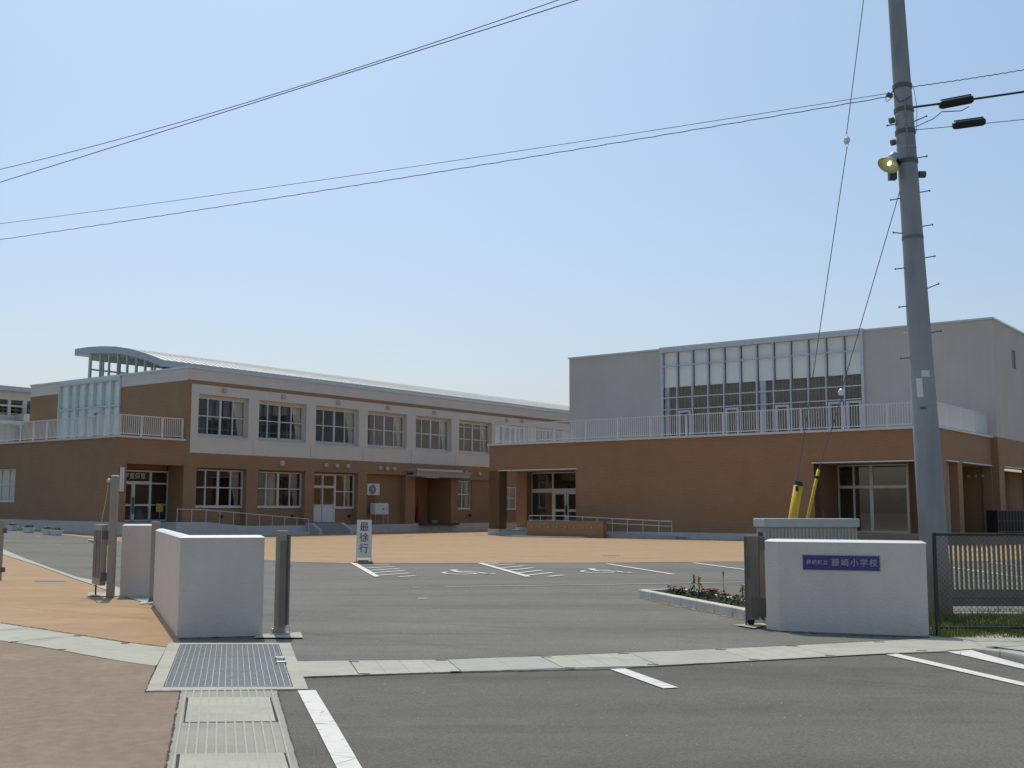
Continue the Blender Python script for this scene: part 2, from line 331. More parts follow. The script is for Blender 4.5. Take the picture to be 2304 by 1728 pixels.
# straight gutter: slabs and lifted lids
U = [(657,1491.3),(785.7,1489.5),(1006,1487.2),(1110,1483),(1216,1479.8),(1415.7,1471.5),(1508,1467.5),(1613,1463),(1781,1455.5),(1876,1450.5),(1966,1446),(2094,1438.5),(2180,1434.5),(2304,1425),(2420,1417)]
Lo = [(683,1525),(807,1521),(1039,1513.4),(1159.5,1509.8),(1268.8,1506.5),(1481.6,1500.2),(1592,1494),(1699,1489),(1876,1479),(1981,1473),(2060,1469.5),(2130,1467),(2210,1461),(2420,1447),(2520,1440)]
kinds = [0,1,2,2,1,2,2,1,0,0,0,0,0,0]
lerp2 = lambda a, b, t: (a[0]+(b[0]-a[0])*t, a[1]+(b[1]-a[1])*t)
lidn = 0; LIDW = ['at the drain grating', 'halfway along the gutter', 'nearest the school wall']
for i in range(len(U)-1):
    q = [gp(*U[i]), gp(*U[i+1]), gp(*Lo[i+1]), gp(*Lo[i])]
    cx = sum(p[0] for p in q)/4; cy = sum(p[1] for p in q)/4
    g = .996 if kinds[i] != 1 else .982
    q = [(cx+(p[0]-cx)*g, cy+(p[1]-cy)*.995) for p in q]
    o = MB().prism(q, -.05, .014).build('gutter_lid' if kinds[i] == 1 else 'gutter_slab', M_CONC if kinds[i] != 2 else M_CONC2)
    if kinds[i] == 1:
        tag(o, ['cream concrete gutter lid nearest the steel drain grating','cream concrete gutter lid midway, by the short white road line','cream concrete gutter lid in front of the gate leaf'][lidn], 'lid', 'concrete lids along the straight gutter'); lidn += 1
        for k in (.26, .5, .74):
            a_ = lerp2(q[0], q[1], k); b_ = lerp2(q[3], q[2], k); MB().prism([(a_[0]-.004, a_[1]), (a_[0]+.004, a_[1]), (b_[0]+.004, b_[1]), (b_[0]-.004, b_[1])], .0141, .0145).build('lid_groove', M_CONC3, o)
    else: struct(o)
P3 = P(*U, *Lo[::-1]); sheet('gutter_bed', P3, .006, M_JOINT)
mb = MB()
for (x, y) in ((796,1491.8),(820,1519.5),(992,1488.8),(1025,1514.5),(1230,1481.5),(1283,1506.2),(1403,1474),(1469,1498.5),(1622,1464.5),(1698,1487),(1782,1456.5),(1868,1478),(1978,1447.5),(2074,1467),(2232,1458.5)):
    a = Vector(gp(x-12, y)); b = Vector(gp(x+12, y)); mb.box(a.x, b.x, a.y-.02, a.y+.02, .010, .0165)
struct(mb.build('lifting_slot', M_JOINT))
strip_line('gutter_kerb', [(683,1526),(1039,1514.6),(1371,1507),(1590,1495),(1981,1473.6),(2130,1468)], .035, .0165, M_CONC2)
# paving beyond the fence foot at the roadside
sheet('roadside_paving', P((2087,1429),(2140,1433.5),(2214,1432),(2304,1428),(2600,1428),(2700,1475),(2304,1466),(2200,1452),(2094,1438.5)), .009, M_CONC)
# raised kerb at right with its white edge line
def kerb_run(name, pts, h, wd, m, top_m=None):
    mb = MB()
    for a, b in zip(pts[:-1], pts[1:]):
        a = Vector(a); b = Vector(b); d = (b-a).normalized(); n = Vector((-d.y, d.x))*wd; e = d*.004
        q = [a+e, b-e, b+n-e, a+n+e]
        mb.hexa([(*p, -.02) for p in q] + [(*p, hh) for p, hh in zip(q, (h(a), h(b), h(b), h(a)))])
    return mb.build(name, m, bevel=.012)
kp = [gp(2186,1462), gp(2250,1480), gp(2310,1496)]
d = (Vector(kp[2])-Vector(kp[1])); kp.append(tuple(Vector(kp[2])+d*1.5)); kp.append(tuple(Vector(kp[3])+d*2))
struct(kerb_run('kerb', kp, lambda p: .02 + min(.07, (Vector(p)-Vector(kp[0])).length*.08), .16, M_CONC2))
sheet('road_line', P((2130.6,1468.5),(2185,1464.5),(2215,1474),(2262,1487),(2304,1498),(2500,1548),(2500,1560),(2304,1508)), .012, M_PAINT)
def paint(*pp, m=None, z=.012): return sheet('road_line', P(*pp), z, m or M_PAINT)
paint((669,1556.5),(710,1555.8),(763,1643),(812,1728),(860,1812),(800,1812),(755.7,1728),(712,1640))
paint((1372.6,1508.3),(1406.7,1506.7),(1526,1549.7),(1493,1552))
paint((1994.5,1475.5),(2019.4,1473.2),(2304,1538.5),(2600,1606),(2600,1618),(2304,1546.5))
def z6c(x, y): return (760+x*.434, 1140+y*.434)
for dx, ticks in ((0, [((115,303),(265,303)),((150,320),(290,312.5)),((160,332.5),(318,323)),((185,345.5),(343,333)),((205,358.5),(370,346.5)),((315,365.5),(402,360))]),
                  (1, [((770,299),(835,294)),((800,306.5),(920,298.5)),((850,318.5),(965,308)),((890,331.5),(1010,318.5)),((930,345.5),(1060,331)),((975,358.5),(1112,343.5)),((1095,364),(1170,356.5))])):
    if dx == 0: paint(*[z6c(*p) for p in ((65,294),(97,294),(218,364.5),(188,365.5))], z=.014)
    else: paint(*[z6c(*p) for p in ((722,294),(752,294),(1003,364),(972,365.5))], z=.014)
    for a, b in ticks: strip_line('road_line', [z6c(*a), z6c(*b)], .13, .012, M_PAINT)
strip_line('road_line', [z6c(1397,297.5), z6c(1738,352.5)], .13, .012, M_PAINT)
strip_line('road_line', [z6c(1840,292), z6c(2140,332)], .13, .012, M_PAINT)
strip_line('road_line', [(2070,1268),(2304,1300)], .13, .012, M_PAINT)
strip_line('road_line', [(2230,1266),(2420,1290)], .13, .012, M_PAINT)
strip_line('paving_joint', [z6c(560,416.5), z6c(1350,406), z6c(2140,391), (2304,1306)], .10, .008, M_CONC)
strip_line('paving_joint', [z6c(0,294), z6c(1320,291.5), z6c(2110,286), (2304,1263)], .10, .010, M_CONC3)
strip_line('road_line', [z6c(387,421), z6c(430,421)], .08, .012, M_FAINT)
strip_line('road_line', [z6c(415,478), z6c(465,478)], .08, .012, M_PAINT)
strip_line('paving_joint', [(4,1207),(90,1206),(145,1204.5)], .08, .008, M_FAINT)
strip_line('paving_joint', [(30,1223),(120,1221),(204,1218.5)], .06, .008, M_FAINT)
strip_line('paving_joint', [(60,1187),(204,1209.5),(268,1217.5)], .16, .010, M_CONC)
for a, b in (((700,1212),(880,1208)), ((830,1219),(1100,1229)), ((1050,1202),(1300,1212)), ((1300,1238),(1640,1243)), ((950,1251),(1500,1256)), ((620,1228),(800,1222))):
    strip_line('paving_joint', [a, b], .07, .010, mat('resin_joint', (.50, .34, .22), .9))
# wheelchair symbols in the bays
def wheelchair(cx, cy):
    c = Vector(gp(cx, cy)); d1 = (Vector(gp(cx+95, cy+26))-Vector(gp(cx, cy))).normalized()   # along the bay lines
    mb = MB(); ex = Vector((d1.x, d1.y)); ey = Vector((-ex.y, ex.x)); S = .85
    def T(p): q = c+ex*p[0]*1.0+ey*p[1]*.68; return (q.x, q.y, .012)
    def ln(a, b, wd):
        a = Vector(a); b = Vector(b); d = (b-a).normalized(); n = Vector((-d.y, d.x))*wd/2; mb.poly([T(a-n), T(b-n), T(b+n), T(a+n)])
    mb.poly([T((-.95+.17*cos(t*pi/6), .05+.17*sin(t*pi/6))) for t in range(12)])
    ln((-.75,-.05),(.05,.0),.20); ln((-.35,.05),(-.35,.55),.15); ln((.05,-.08),(.05,.62),.20); ln((.05,.58),(.75,.74),.17); ln((.75,.66),(.66,1.0),.15)
    pts = [((.25+.62*cos(a)), -.1+.62*sin(a)) for a in [radians(t) for t in range(-150, 76, 15)]]
    pin = [((.25+.49*cos(a)), -.1+.49*sin(a)) for a in [radians(t) for t in range(-150, 76, 15)]]
    for i in range(len(pts)-1): mb.poly([T(pts[i]), T(pts[i+1]), T(pin[i+1]), T(pin[i])])
    return struct(mb.build('road_symbol', M_PAINT))
wheelchair(1036, 1288.5); wheelchair(1346, 1285.5)
def cover(px, py, rx, ry, label, rect=False, m=None):
    c = gp(px, py); a = gp(px+rx, py); rr = a[0]-c[0]; z = gz(*c)
    pts = [(c[0]+rr*cos(t*pi/14), c[1]+rr*sin(t*pi/14)) for t in range(28)] if not rect else P((px-rx,py+ry),(px+rx,py+ry),(px+rx*.7,py-ry),(px-rx*1.1,py-ry))
    o = MB().prism(pts, z-.02, z+.014).build('manhole_cover', m or M_CONC3); return tag(o, label, 'manhole cover', 'manhole covers in the yard')
cover(1375, 1251, 20, 0, 'round grey manhole cover in orange paving before the bare brown wall', m=mat('cover_grey', (.2,.18,.16), .7))
cover(115, 1308, 34, 2.2, 'flat rectangular grey cover set in orange paving by the pale edging', True, m=mat('cover_grey2', (.22,.21,.19), .7))
cover(923, 1207, 9, 0, 'small round grey cover in orange paving near the canopy', m=MATS['cover_grey'])
cover(1074, 1204, 6, 0, 'small round grey cover by the corner pier of the gymnasium', m=MATS['cover_grey'])
cover(1085, 1204, 4, 0, 'tiny round cover beside the gymnasium corner plinth', m=MATS['cover_grey'])
# pads under posts
for q in ([(583,1430.5),(676,1425),(682,1438),(571.5,1438)], [(196,1343.2),(268,1343.2),(268,1336),(199,1335.5)], [(315,1361.2),(344,1359.5),(344,1356),(317,1356.5)], [(309,1346),(331,1345.5),(331,1343),(309,1343)], [(1652,1408.5),(1717,1405),(1724,1408.5),(1698,1416.5)]):
    sheet('footing', P(*q), .018, M_CONC)
# ------------------------------------------------------------------ drain grating + near strip
FR = P((379.7,1450),(652.8,1450),(693.4,1554.7),(326.4,1560)); IN = P((405.4,1453.5),(627,1453.5),(659.7,1550),(367,1551))
mb = MB()
for i in range(4):
    j = (i+1) % 4; mb.prism([FR[i], FR[j], IN[j], IN[i]], -.05, .018)
struct(mb.build('grating_surround', M_CONC)); sheet('drain_pit', IN, .007, M_JOINT)
def lerp(a, b, t): return (a[0]+(b[0]-a[0])*t, a[1]+(b[1]-a[1])*t)
bounds = [0.0, .235, .56, 1.0]; gl = ['farthest steel grating panel of the drain, next to the white wall','middle steel grating panel with two small hinges','nearest steel grating panel of the drain with grit in it']
def drop_t(k):   # panels share the pit equally in metres
    return k/3
for k in range(3):
    t0, t1 = drop_t(k)+.003, drop_t(k+1)-.003
    a0, a1 = lerp(IN[0], IN[3], t0), lerp(IN[1], IN[2], t0); b0, b1 = lerp(IN[0], IN[3], t1), lerp(IN[1], IN[2], t1)
    t = thing('drain_grating', gl[k], 'grating', (0,0,0), 0, 'steel drain grating panels')
    mb = MB()
    n = 19
    def Q(s, r): return lerp(lerp(a0, a1, s), lerp(b0, b1, s), r)
    for i in range(n+1):
        s = .012+.976*i/n; hw = .0030
        mb.prism([Q(s-hw, 0), Q(s+hw, 0), Q(s+hw, 1), Q(s-hw, 1)], -.01, .021)
    for i in range(2):
        r = [0.0, .985][i]; mb.prism([Q(.01, r), Q(.99, r), Q(.99, r+.009), Q(.01, r+.009)], -.01, .0145)
    mb.build('bar_grate', M_GALV, t)
    mb = MB()
    for i in range(130):
        s = .012+.976*i/130; mb.prism([Q(s, 0), Q(s+.0042, 0), Q(s+.0042, 1), Q(s, 1)], .0, .014)
    mb.build('fine_grate', M_GRATE, t)
    if k == 1:
        for r in (.3, .62):
            c = Q(.96, r); MB().tube([(c[0]-.05, c[1], .02), (c[0]-.04, c[1], .04), (c[0]+.04, c[1], .04), (c[0]+.05, c[1], .02)], .008).build('hinge', M_GALV, t)
ST = P((405.4,1557),(623.6,1557),(671.7,1728),(700,1830),(352,1830),(373.8,1728))
sheet('gutter_strip', ST, .012, M_CONC3)
for k, (q, l) in enumerate(((((424.3,1573.6),(606.5,1573),(620,1628),(415.8,1630)), 'pale concrete drain cover with groove stripes just below the grating'), (((405.4,1702.5),(638.4,1699),(672,1812),(390,1815)), 'pale concrete drain cover with groove stripes at the lower picture edge'))):
    pts = P(*q); t = thing('drain_cover', l, 'drain cover', (0,0,0), 0, 'concrete covers in the near gutter')
    MB().prism([(sum(p[0] for p in pts)/4+(p[0]-sum(r[0] for r in pts)/4)*1.05, sum(p[1] for p in pts)/4+(p[1]-sum(r[1] for r in pts)/4)*1.012) for p in pts], .0, .0135).build('cover_gap', M_JOINT, t)
    MB().prism(pts, .0, .0175).build('cover_slab', M_CONC, t, bevel=.003)
mb = MB()
for i in range(12):
    s = .06+.88*i/11; a = lerp(gp(405.4,1557), gp(623.6,1557), s); b = lerp(gp(352,1830), gp(700,1830), s)
    mb.poly([(a[0]-.006, a[1], .0195), (a[0]+.006, a[1], .0195), (b[0]+.006, b[1], .0195), (b[0]-.006, b[1], .0195)])
struct(mb.build('anti_slip_stripe', mat('slip_stripe', (.44, .43, .37), .9, .12, 30)))
# ------------------------------------------------------------------ buildings
A_U = radians(90-37.3)
OA = (-19.989, 57.167, 0); ON = (19.1255, 50.6703, 0)
school = thing('school_building', 'long two-storey brown and pale classroom block with vaulted metal roof', 'building', OA, A_U, 'school buildings')
gym = thing('gymnasium', 'brown gymnasium wing with roof terrace and tall pale glazed hall behind', 'building', ON, A_U, 'school buildings')
def FY(y0=0): return lambda s, d, z: (s, y0+d, z)      # face looking towards -y
def FX(x0=0): return lambda s, d, z: (x0+d, s, z)      # face looking towards -x
def grid_wall(mb, F, s0, s1, z0, z1, holes=(), depth=.4, sills=True, d0=0.0):
    ss = sorted({s0, s1, *[h[0] for h in holes], *[h[1] for h in holes]}); zz = sorted({z0, z1, *[h[2] for h in holes], *[h[3] for h in holes]})
    ss = [s for s in ss if s0 <= s <= s1]; zz = [z for z in zz if z0 <= z <= z1]
    for a, b in zip(ss[:-1], ss[1:]):
        for c, d in zip(zz[:-1], zz[1:]):
            m_, n_ = (a+b)/2, (c+d)/2
            if any(h[0] < m_ < h[1] and h[2] < n_ < h[3] for h in holes): continue
            mb.poly([F(a, d0, c), F(b, d0, c), F(b, d0, d), F(a, d0, d)])
    for h in holes:
        a, b, c, d = h[:4]; e = h[4] if len(h) > 4 else depth
        mb.poly([F(a,d0,c),F(a,e,c),F(a,e,d),F(a,d0,d)]); mb.poly([F(b,d0,c),F(b,e,c),F(b,e,d),F(b,d0,d)]); mb.poly([F(a,d0,d),F(b,d0,d),F(b,e,d),F(a,e,d)])
        if sills: mb.poly([F(a,d0,c),F(b,d0,c),F(b,e,c),F(a,e,c)])
def bxF(mb, F, s0, s1, d0, d1, z0, z1):
    a = F(s0, d0, z0); b = F(s1, d1, z1); mb.box(a[0], b[0], a[1], b[1], a[2], b[2])
def drape(F, sa, sb, d, z0, z1, amp=.04, per=.16, left=None, m=M_CREAM, parent=None, name='curtain'):
    "pleated curtain; left(z) may give a slanted inner edge"
    mb = MB(); n = max(8, int((sb-sa)/per*6)); rows = 6; k = len(mb.v)
    for r in range(rows+1):
        z = z1+(z0-z1)*r/rows; a = left(r/rows) if left else sa
        for i in range(n+1):
            t = i/n; s = a+(sb-a)*t; mb.v.append(F(s, d+amp*sin(2*pi*t*(sb-sa)/per), z))
    for r in range(rows):
        for i in range(n): q = r*(n+1)+i; mb.f.append((q, q+1, q+n+2, q+n+1))
    return mb.build(name, m, parent, smooth=True)
def window(parent, F, s0, s1, z0, z1, d, mull=(), trans=(), fw=.06, mw=.035, heavy=(), name='window', m=M_ALU, gm=None, label=None, sill=.12, partial=()):
    mb = MB()
    bxF(mb, F, s0, s0+fw, d-.05, d+.07, z0, z1); bxF(mb, F, s1-fw, s1, d-.05, d+.07, z0, z1)
    bxF(mb, F, s0+fw, s1-fw, d-.05, d+.07, z1-fw, z1); bxF(mb, F, s0+fw, s1-fw, d-.06, d+.07, z0, z0+max(fw, sill))
    for i, s in enumerate(mull):
        wd = mw*(1.9 if i in heavy else 1); bxF(mb, F, s-wd, s+wd, d-.03-.004*i, d+.05, z0+max(fw, sill), z1-fw)
    for z in trans: bxF(mb, F, s0+fw, s1-fw, d-.022, d+.04, z-mw*.85, z+mw*.85)
    for (a, b, c, e) in partial: bxF(mb, F, a, b, d-.035, d+.045, c, e)
    o = mb.build(name, m, parent)
    if label: lab(o, label)
    g = MB(); g.poly([F(s0,d+.01,z0),F(s1,d+.01,z0),F(s1,d+.01,z1),F(s0,d+.01,z1)]); g.build('pane', gm or M_GLASS, o)
    return o
def railing(parent, pts, z, h=1.12, step=.125, post=1.7, name='railing', m=M_WHITE, foot=.10, deep=.022):
    "level balustrade along pts (xy in the building's frame)"
    r = MB(); bal = MB(); posts = []
    for a, b in zip(pts[:-1], pts[1:]):
        a = Vector(a); b = Vector(b); L = (b-a).length; d = (b-a)/L; n = Vector((-d.y, d.x))
        def bar(mb, s, w_, t_, z0, z1):
            c = a+d*s; q = [c-d*w_-n*t_, c+d*w_-n*t_, c+d*w_+n*t_, c-d*w_+n*t_]; mb.hexa([(*p, z0) for p in q]+[(*p, z1) for p in q])
        c1 = [a-n*.03, b-n*.03, b+n*.03, a+n*.03]
        r.hexa([(*p, z+h-.05) for p in c1]+[(*p, z+h) for p in c1])
        c1 = [a-n*.02, b-n*.02, b+n*.02, a+n*.02]
        r.hexa([(*p, z+foot) for p in c1]+[(*p, z+foot+.04) for p in c1])
        k = int(L/step)
        for i in range(1, k): bar(bal, L*i/k, .011, deep/2, z+foot+.04, z+h-.05)
        k = max(1, round(L/post))
        for i in range(k+1):
            p = MB(); bar(p, min(max(L*i/k, .03), L-.03), .028, .034, z, z+h-.05); posts.append(p)
    o = r.build(name, m, parent); bal.build('baluster_slat', m, o)
    for p in posts: p.build('post', m, o)
    return o
# ---- school: lower and upper walls
LEN = 52.0
UP = [(4.86,8.3),(9.06,12.67),(13.45,17.08),(17.88,21.55),(22.42,26.09),(26.91,30.6),(31.45,35.05),(35.95,39.55),(40.45,44.0)]
LB = [(4.86,8.28),(9.1,12.68),(13.42,17.08),(17.9,21.5)]
mb = MB(); F0 = FY(0)
holes = [(a, b, .52, 3.71, .42) for a, b in LB] + [(.55,4.03,.52,3.78,1.4),(22.4,26.08,.52,3.6,3.2),(26.5,31.2,.52,3.55,.15)]
grid_wall(mb, F0, 0, LEN, .52, 4.5, holes, sills=False)
for a, b in LB: grid_wall(mb, F0, a, b, .52, 1.53 if a != 13.42 else 1.50, [], d0=.42)
grid_wall(mb, F0, 0, 4.1, 4.5, 5.1); grid_wall(mb, F0, 4.1, 4.37, 4.5, 8.23); grid_wall(mb, F0, 4.1, LEN, 8.23, 8.45)
mb.build('lower_wall', M_BROWN, school)
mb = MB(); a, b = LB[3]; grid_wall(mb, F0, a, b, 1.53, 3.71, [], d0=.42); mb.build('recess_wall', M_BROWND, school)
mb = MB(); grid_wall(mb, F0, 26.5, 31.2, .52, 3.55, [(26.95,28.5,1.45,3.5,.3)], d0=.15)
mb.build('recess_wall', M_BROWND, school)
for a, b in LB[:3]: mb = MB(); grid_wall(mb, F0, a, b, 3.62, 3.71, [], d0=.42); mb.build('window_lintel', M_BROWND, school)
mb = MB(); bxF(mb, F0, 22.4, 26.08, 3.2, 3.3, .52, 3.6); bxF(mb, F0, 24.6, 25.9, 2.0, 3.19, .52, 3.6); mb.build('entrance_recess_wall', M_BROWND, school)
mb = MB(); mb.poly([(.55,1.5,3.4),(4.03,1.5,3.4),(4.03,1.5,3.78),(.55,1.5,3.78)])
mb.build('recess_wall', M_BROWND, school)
mb = MB()
grid_wall(mb, F0, 4.37, LEN, 4.5, 8.23, [(a, b, 5.42, 7.71, .42) for a, b in UP])
grid_wall(mb, F0, 4.1, LEN, 8.45, 9.06)
FX4 = FX(4.1)
grid_wall(mb, FX4, 0, 6.15, 8.4, 9.06); grid_wall(mb, FX4, 12.5, 15.8, 8.4, 9.06)
mb.poly([(4.1,15.8,5.1),(LEN,15.8,5.1),(LEN,15.8,9.06),(4.1,15.8,9.06)])
mb.build('upper_wall', M_PALE, school)
mb = MB()
grid_wall(mb, FX4, 0, 6.15, 5.1, 8.4); grid_wall(mb, FX4, 12.5, 15.8, 5.1, 8.4)
grid_wall(mb, FX(0), 0, 40, .52, 5.1, [(9.72-3.7+3.7,13.4,1.8,3.72,.25)])
mb.build('side_wall', M_BROWN, school)
mb = MB()   # parapet cap, sills line, terrace coping
mb.box(4.04, LEN, -.06, .28, 9.06, 9.15); mb.box(4.04, 4.32, .281, 15.86, 9.06, 9.15)
mb.build('parapet_cap', M_METAL, school)
MB().box(-.08, 4.04, -.08, .3, 5.1, 5.2).build('terrace_coping', M_PALE, school)
MB().box(-.08, .3, .301, 40, 5.1, 5.2).build('terrace_coping', M_PALE, school)
MB().box(.001, 16, .3, 40, 5.0, 5.12).build('terrace_floor', M_CONC2, school)
MB().box(4.3, LEN, .28, 15.8, 8.7, 8.85).build('flat_roof', M_CONC2, school)
# plinth, sloping with the yard near the corner
mb = MB()
def plin(s): return .80-.28*min(1, s/9.0)
segs = [(-.04,.55),(4.03,4.86),(4.86,9.0),(9.0,22.4),(26.08,LEN)]
for a, b in segs:
    mb.hexa([(a,-.05,-.2),(b,-.05,-.2),(b,.45,-.2),(a,.45,-.2),(a,-.05,plin(max(a,0))),(b,-.05,plin(b)),(b,.45,plin(b)),(a,.45,plin(max(a,0)))])
mb.hexa([(-.05,-.04,-.2),(.3,-.04,-.2),(.3,40,-.2),(-.05,40,-.2),(-.05,-.04,.80),(.3,-.04,.80),(.3,40,1.10),(-.05,40,1.10)])
mb.build('plinth', M_PLINTH, school)
MB().box(.55, 4.03, -.05, 1.6, -.1, .77).build('porch_floor', M_PLINTH, school)
MB().box(22.3, 26.1, -.02, 3.3, -.1, .55).build('porch_floor', M_PLINTH, school)
# interiors
def room(parent, x0, x1, y0, y1, z0, z1, name='room', m=M_ROOM):
    mb = MB(); mb.poly([(x0,y0,z0),(x1,y0,z0),(x1,y1,z0),(x0,y1,z0)]); mb.poly([(x0,y0,z1),(x1,y0,z1),(x1,y1,z1),(x0,y1,z1)])
    mb.poly([(x0,y1,z0),(x1,y1,z0),(x1,y1,z1),(x0,y1,z1)]); mb.poly([(x0,y0,z0),(x0,y1,z0),(x0,y1,z1),(x0,y0,z1)]); mb.poly([(x1,y0,z0),(x1,y1,z0),(x1,y1,z1),(x1,y0,z1)])
    return mb.build(name, m, parent)
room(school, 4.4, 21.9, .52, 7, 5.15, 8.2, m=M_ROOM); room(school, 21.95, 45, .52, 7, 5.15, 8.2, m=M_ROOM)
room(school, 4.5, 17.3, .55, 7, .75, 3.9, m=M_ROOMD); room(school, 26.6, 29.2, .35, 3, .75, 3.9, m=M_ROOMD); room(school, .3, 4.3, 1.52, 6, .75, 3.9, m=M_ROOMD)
for k, (a, b) in enumerate(UP):
    w4 = (b-a)/4
    wo_ = window(school, F0, a, b, 5.44, 7.56, .36, [a+w4, a+2*w4, a+3*w4], [6.56] if k != 5 else [6.42, 7.28], heavy=(1,), sill=.14)
    bb = b-.05
    drape(F0, b-.62, bb, .50, 5.5, 7.55, left=lambda t, b=b: b-.75+.36*min(1, t*1.25), parent=wo_)
    s = MB(); bxF(s, F0, a-.02, b+.02, -.05, .30, 5.40, 5.445); s.build('sill', M_METAL, wo_)
    h = MB(); bxF(h, F0, a, b, .30, .42, 7.56, 7.71); h.build('shutter_box', mat('head_cream', (.62,.57,.47), .7), wo_)
    if k in (0, 1): r = MB(); r.tube([F0(a+.05,.52,5.88), F0(b-.05,.52,5.88)], .014, 6); r.build('guard_rail', M_ALU, wo_)
for k in range(2):
    a, b = LB[k]; w4 = (b-a)/4
    wo_ = window(school, F0, a, b, 1.53, 3.62, .36, [a+w4, a+2*w4, a+3*w4], [2.65], heavy=(1,), sill=.14)
    if k == 1: drape(F0, a+.05, a+2*w4-.03, .6, 1.65, 3.6, m=M_BEIGE, parent=wo_, amp=.05, per=.2)
    drape(F0, b-.6, b-.05, .62, 1.65, 3.6, left=lambda t, b=b: b-.8+.45*min(1, t*1.2), m=M_BEIGE, parent=wo_)
a, b = LB[2]
wo_ = window(school, F0, 15.45, b, 1.50, 3.62, .36, [16.28], [2.56], sill=.14)
drape(F0, b-.6, b-.05, .62, 1.62, 3.6, left=lambda t, b=b: b-.8+.5*min(1, t*1.2), m=M_BEIGE, parent=wo_)
mb = MB(); bxF(mb, F0, a, a+.06, .30, .45, .68, 3.62); bxF(mb, F0, 15.37, 15.449, .30, .45, .68, 3.62); bxF(mb, F0, 14.36, 14.44, .29, .44, .68, 3.62)
for z0, z1 in ((3.52,3.62),(2.76,2.90),(1.68,1.76),(.68,.76)): bxF(mb, F0, a+.06, 15.37, .31, .44, z0, z1)
dr = mb.build('door', M_ALU, school)
mb = MB(); bxF(mb, F0, a+.061, 14.36, .34, .37, .761, 1.68); bxF(mb, F0, 14.441, 15.369, .34, .37, .761, 1.68); mb.build('kick_panel', M_WHITE, dr)
MB().poly([F0(a,.38,1.7),F0(15.37,.38,1.7),F0(15.37,.38,3.6),F0(a,.38,3.6)]).build('pane', M_GLASS, dr)
MB().poly([F0(15.45,.42,.52),F0(b,.42,.52),F0(b,.42,1.5),F0(15.45,.42,1.5)])
wo_ = window(school, FY(.0), 26.98, 28.47, 1.47, 3.48, .28, [27.55], [2.52], sill=.12)
drape(F0, 28.05, 28.42, .42, 1.6, 3.46, m=M_BEIGE, parent=wo_)
# small window far along the ground floor, seen through the gymnasium porch
wo_ = window(school, FY(0), 31.9, 33.4, 1.45, 3.1, -.02, [32.6], [2.3], sill=.1)
# classroom block corner entrance
mb = MB(); d = 1.36
for s0, s1, z0, z1 in ((.58,.66,.8,3.5),(2.86,2.98,.8,3.5),(3.98,4.02,.8,3.5),(.66,3.98,3.42,3.5),(.66,2.86,2.76,2.92),(2.98,3.98,2.78,2.86),(.66,2.86,1.62,1.72),(2.98,3.98,1.66,1.71),(1.78,1.98,.8,2.76),(.66,3.98,.8,.9)):
    bxF(mb, F0, s0, s1, d-.04, d+.05, z0, z1)
ed = mb.build('entrance_door', M_ALU, school)
MB().poly([F0(.58,d,.8),F0(4.02,d,.8),F0(4.02,d,3.5),F0(.58,d,3.5)]).build('pane', M_GLASS, ed)
MB().box(1.83,1.93,d-.09,d-.05,1.2,2.1).build('handle', M_TAUPE2, ed)
text('学童保育', 'door_lettering', M_LETW, .33, ed, Matrix.Translation((1.92, d-.055, 3.18)) @ Matrix.Rotation(pi/2, 4, 'X'), bold=.004)
# narrow name board on the corner pier
nb = MB().box(.12,.36,-.09,-.055,2.35,3.57).build('name_board', M_SIGNW, school)
mb = MB()
for k in range(9): zc = 3.50-.125*k; [mb.box(.20, .29, -.094, -.0905, zc-.02*j-.02*(j>0)-.008, zc-.02*j-.02*(j>0)) for j in range(3)]
mb.build('board_lettering', mat('ink', (.04,.045,.05), .8), nb)
# things standing inside the corner entrance
t = tag(MB().lathe([(0,0),(.22,0),(.24,.3),(.22,.62),(.20,.66),(0,.66)], (0,0,0)).build('blue_bin', M_BLUE, smooth=True), 'blue plastic bin standing inside the corner entrance glass', 'bin')
def toworld(O, x, y, z=0): c, s = cos(A_U), sin(A_U); return (O[0]+x*c-y*s, O[1]+x*s+y*c, z)
t.location = toworld(OA, 2.5, 1.75, .77)
st = thing('notice_stand', 'small yellow notice board on a thin stand inside the corner entrance', 'notice stand', toworld(OA, 3.45, 1.2, .77), A_U)
MB().box(-.22,.22,-.01,.01,.55,.98).build('notice_board', mat('notice_yellow', (.42,.36,.10), .7), st); MB().tube([(0,0,0),(0,0,.6)], .015).build('stand', M_GALV, st)
# vent hoods
def hood(s, z, big=1.0):
    r = .13*big; mb = MB(); prof = [(0,-.0),(1,0),(1,.75),(.85,1.0),(.5,1.15),(0,1.2)]
    pts = [(-r, -r*.9), (r, -r*.9), (r, r*.5), (r*.7, r), (-r*.7, r), (-r, r*.5)]
    mb.extr([(s+p[0], -.16, z+p[1]) for p in pts], (0, .16, 0)); mb.build('vent_hood', mat('hood_pink', (.50,.44,.41), .6), school, bevel=.03)
for s, z, bg_ in ((6.52,8.03,1),(10.8,8.03,1),(15.2,8.03,1),(19.69,8.03,1),(24.18,8.03,1),(32.33,8.03,1),(34.19,8.03,1),(10.79,4.12,1.25),(14.27,4.12,1),(15.17,4.12,1),(16.1,4.12,1),(18.98,4.09,1),(19.64,4.09,1),(20.3,4.09,1),(27.6,4.0,1),(29.1,4.0,1)): hood(s, z, bg_)
for s in (6.9, 12.05, 16.75, 28.3): MB().lathe([(0,0),(.10,0),(.10,.10),(0,.12)], (s, .42 if s < 18 else .15, 1.05), (0,-1,0), 12).build('wall_pipe', M_DARK, school)
for s in (4.37, 8.68, 13.06, 17.48, 21.98, 26.5, 31.0): MB().box(s-.008, s+.008, -.006, .0, 4.5, 5.38).build('wall_joint', mat('joint_pale', (.30,.28,.265), .8), school)
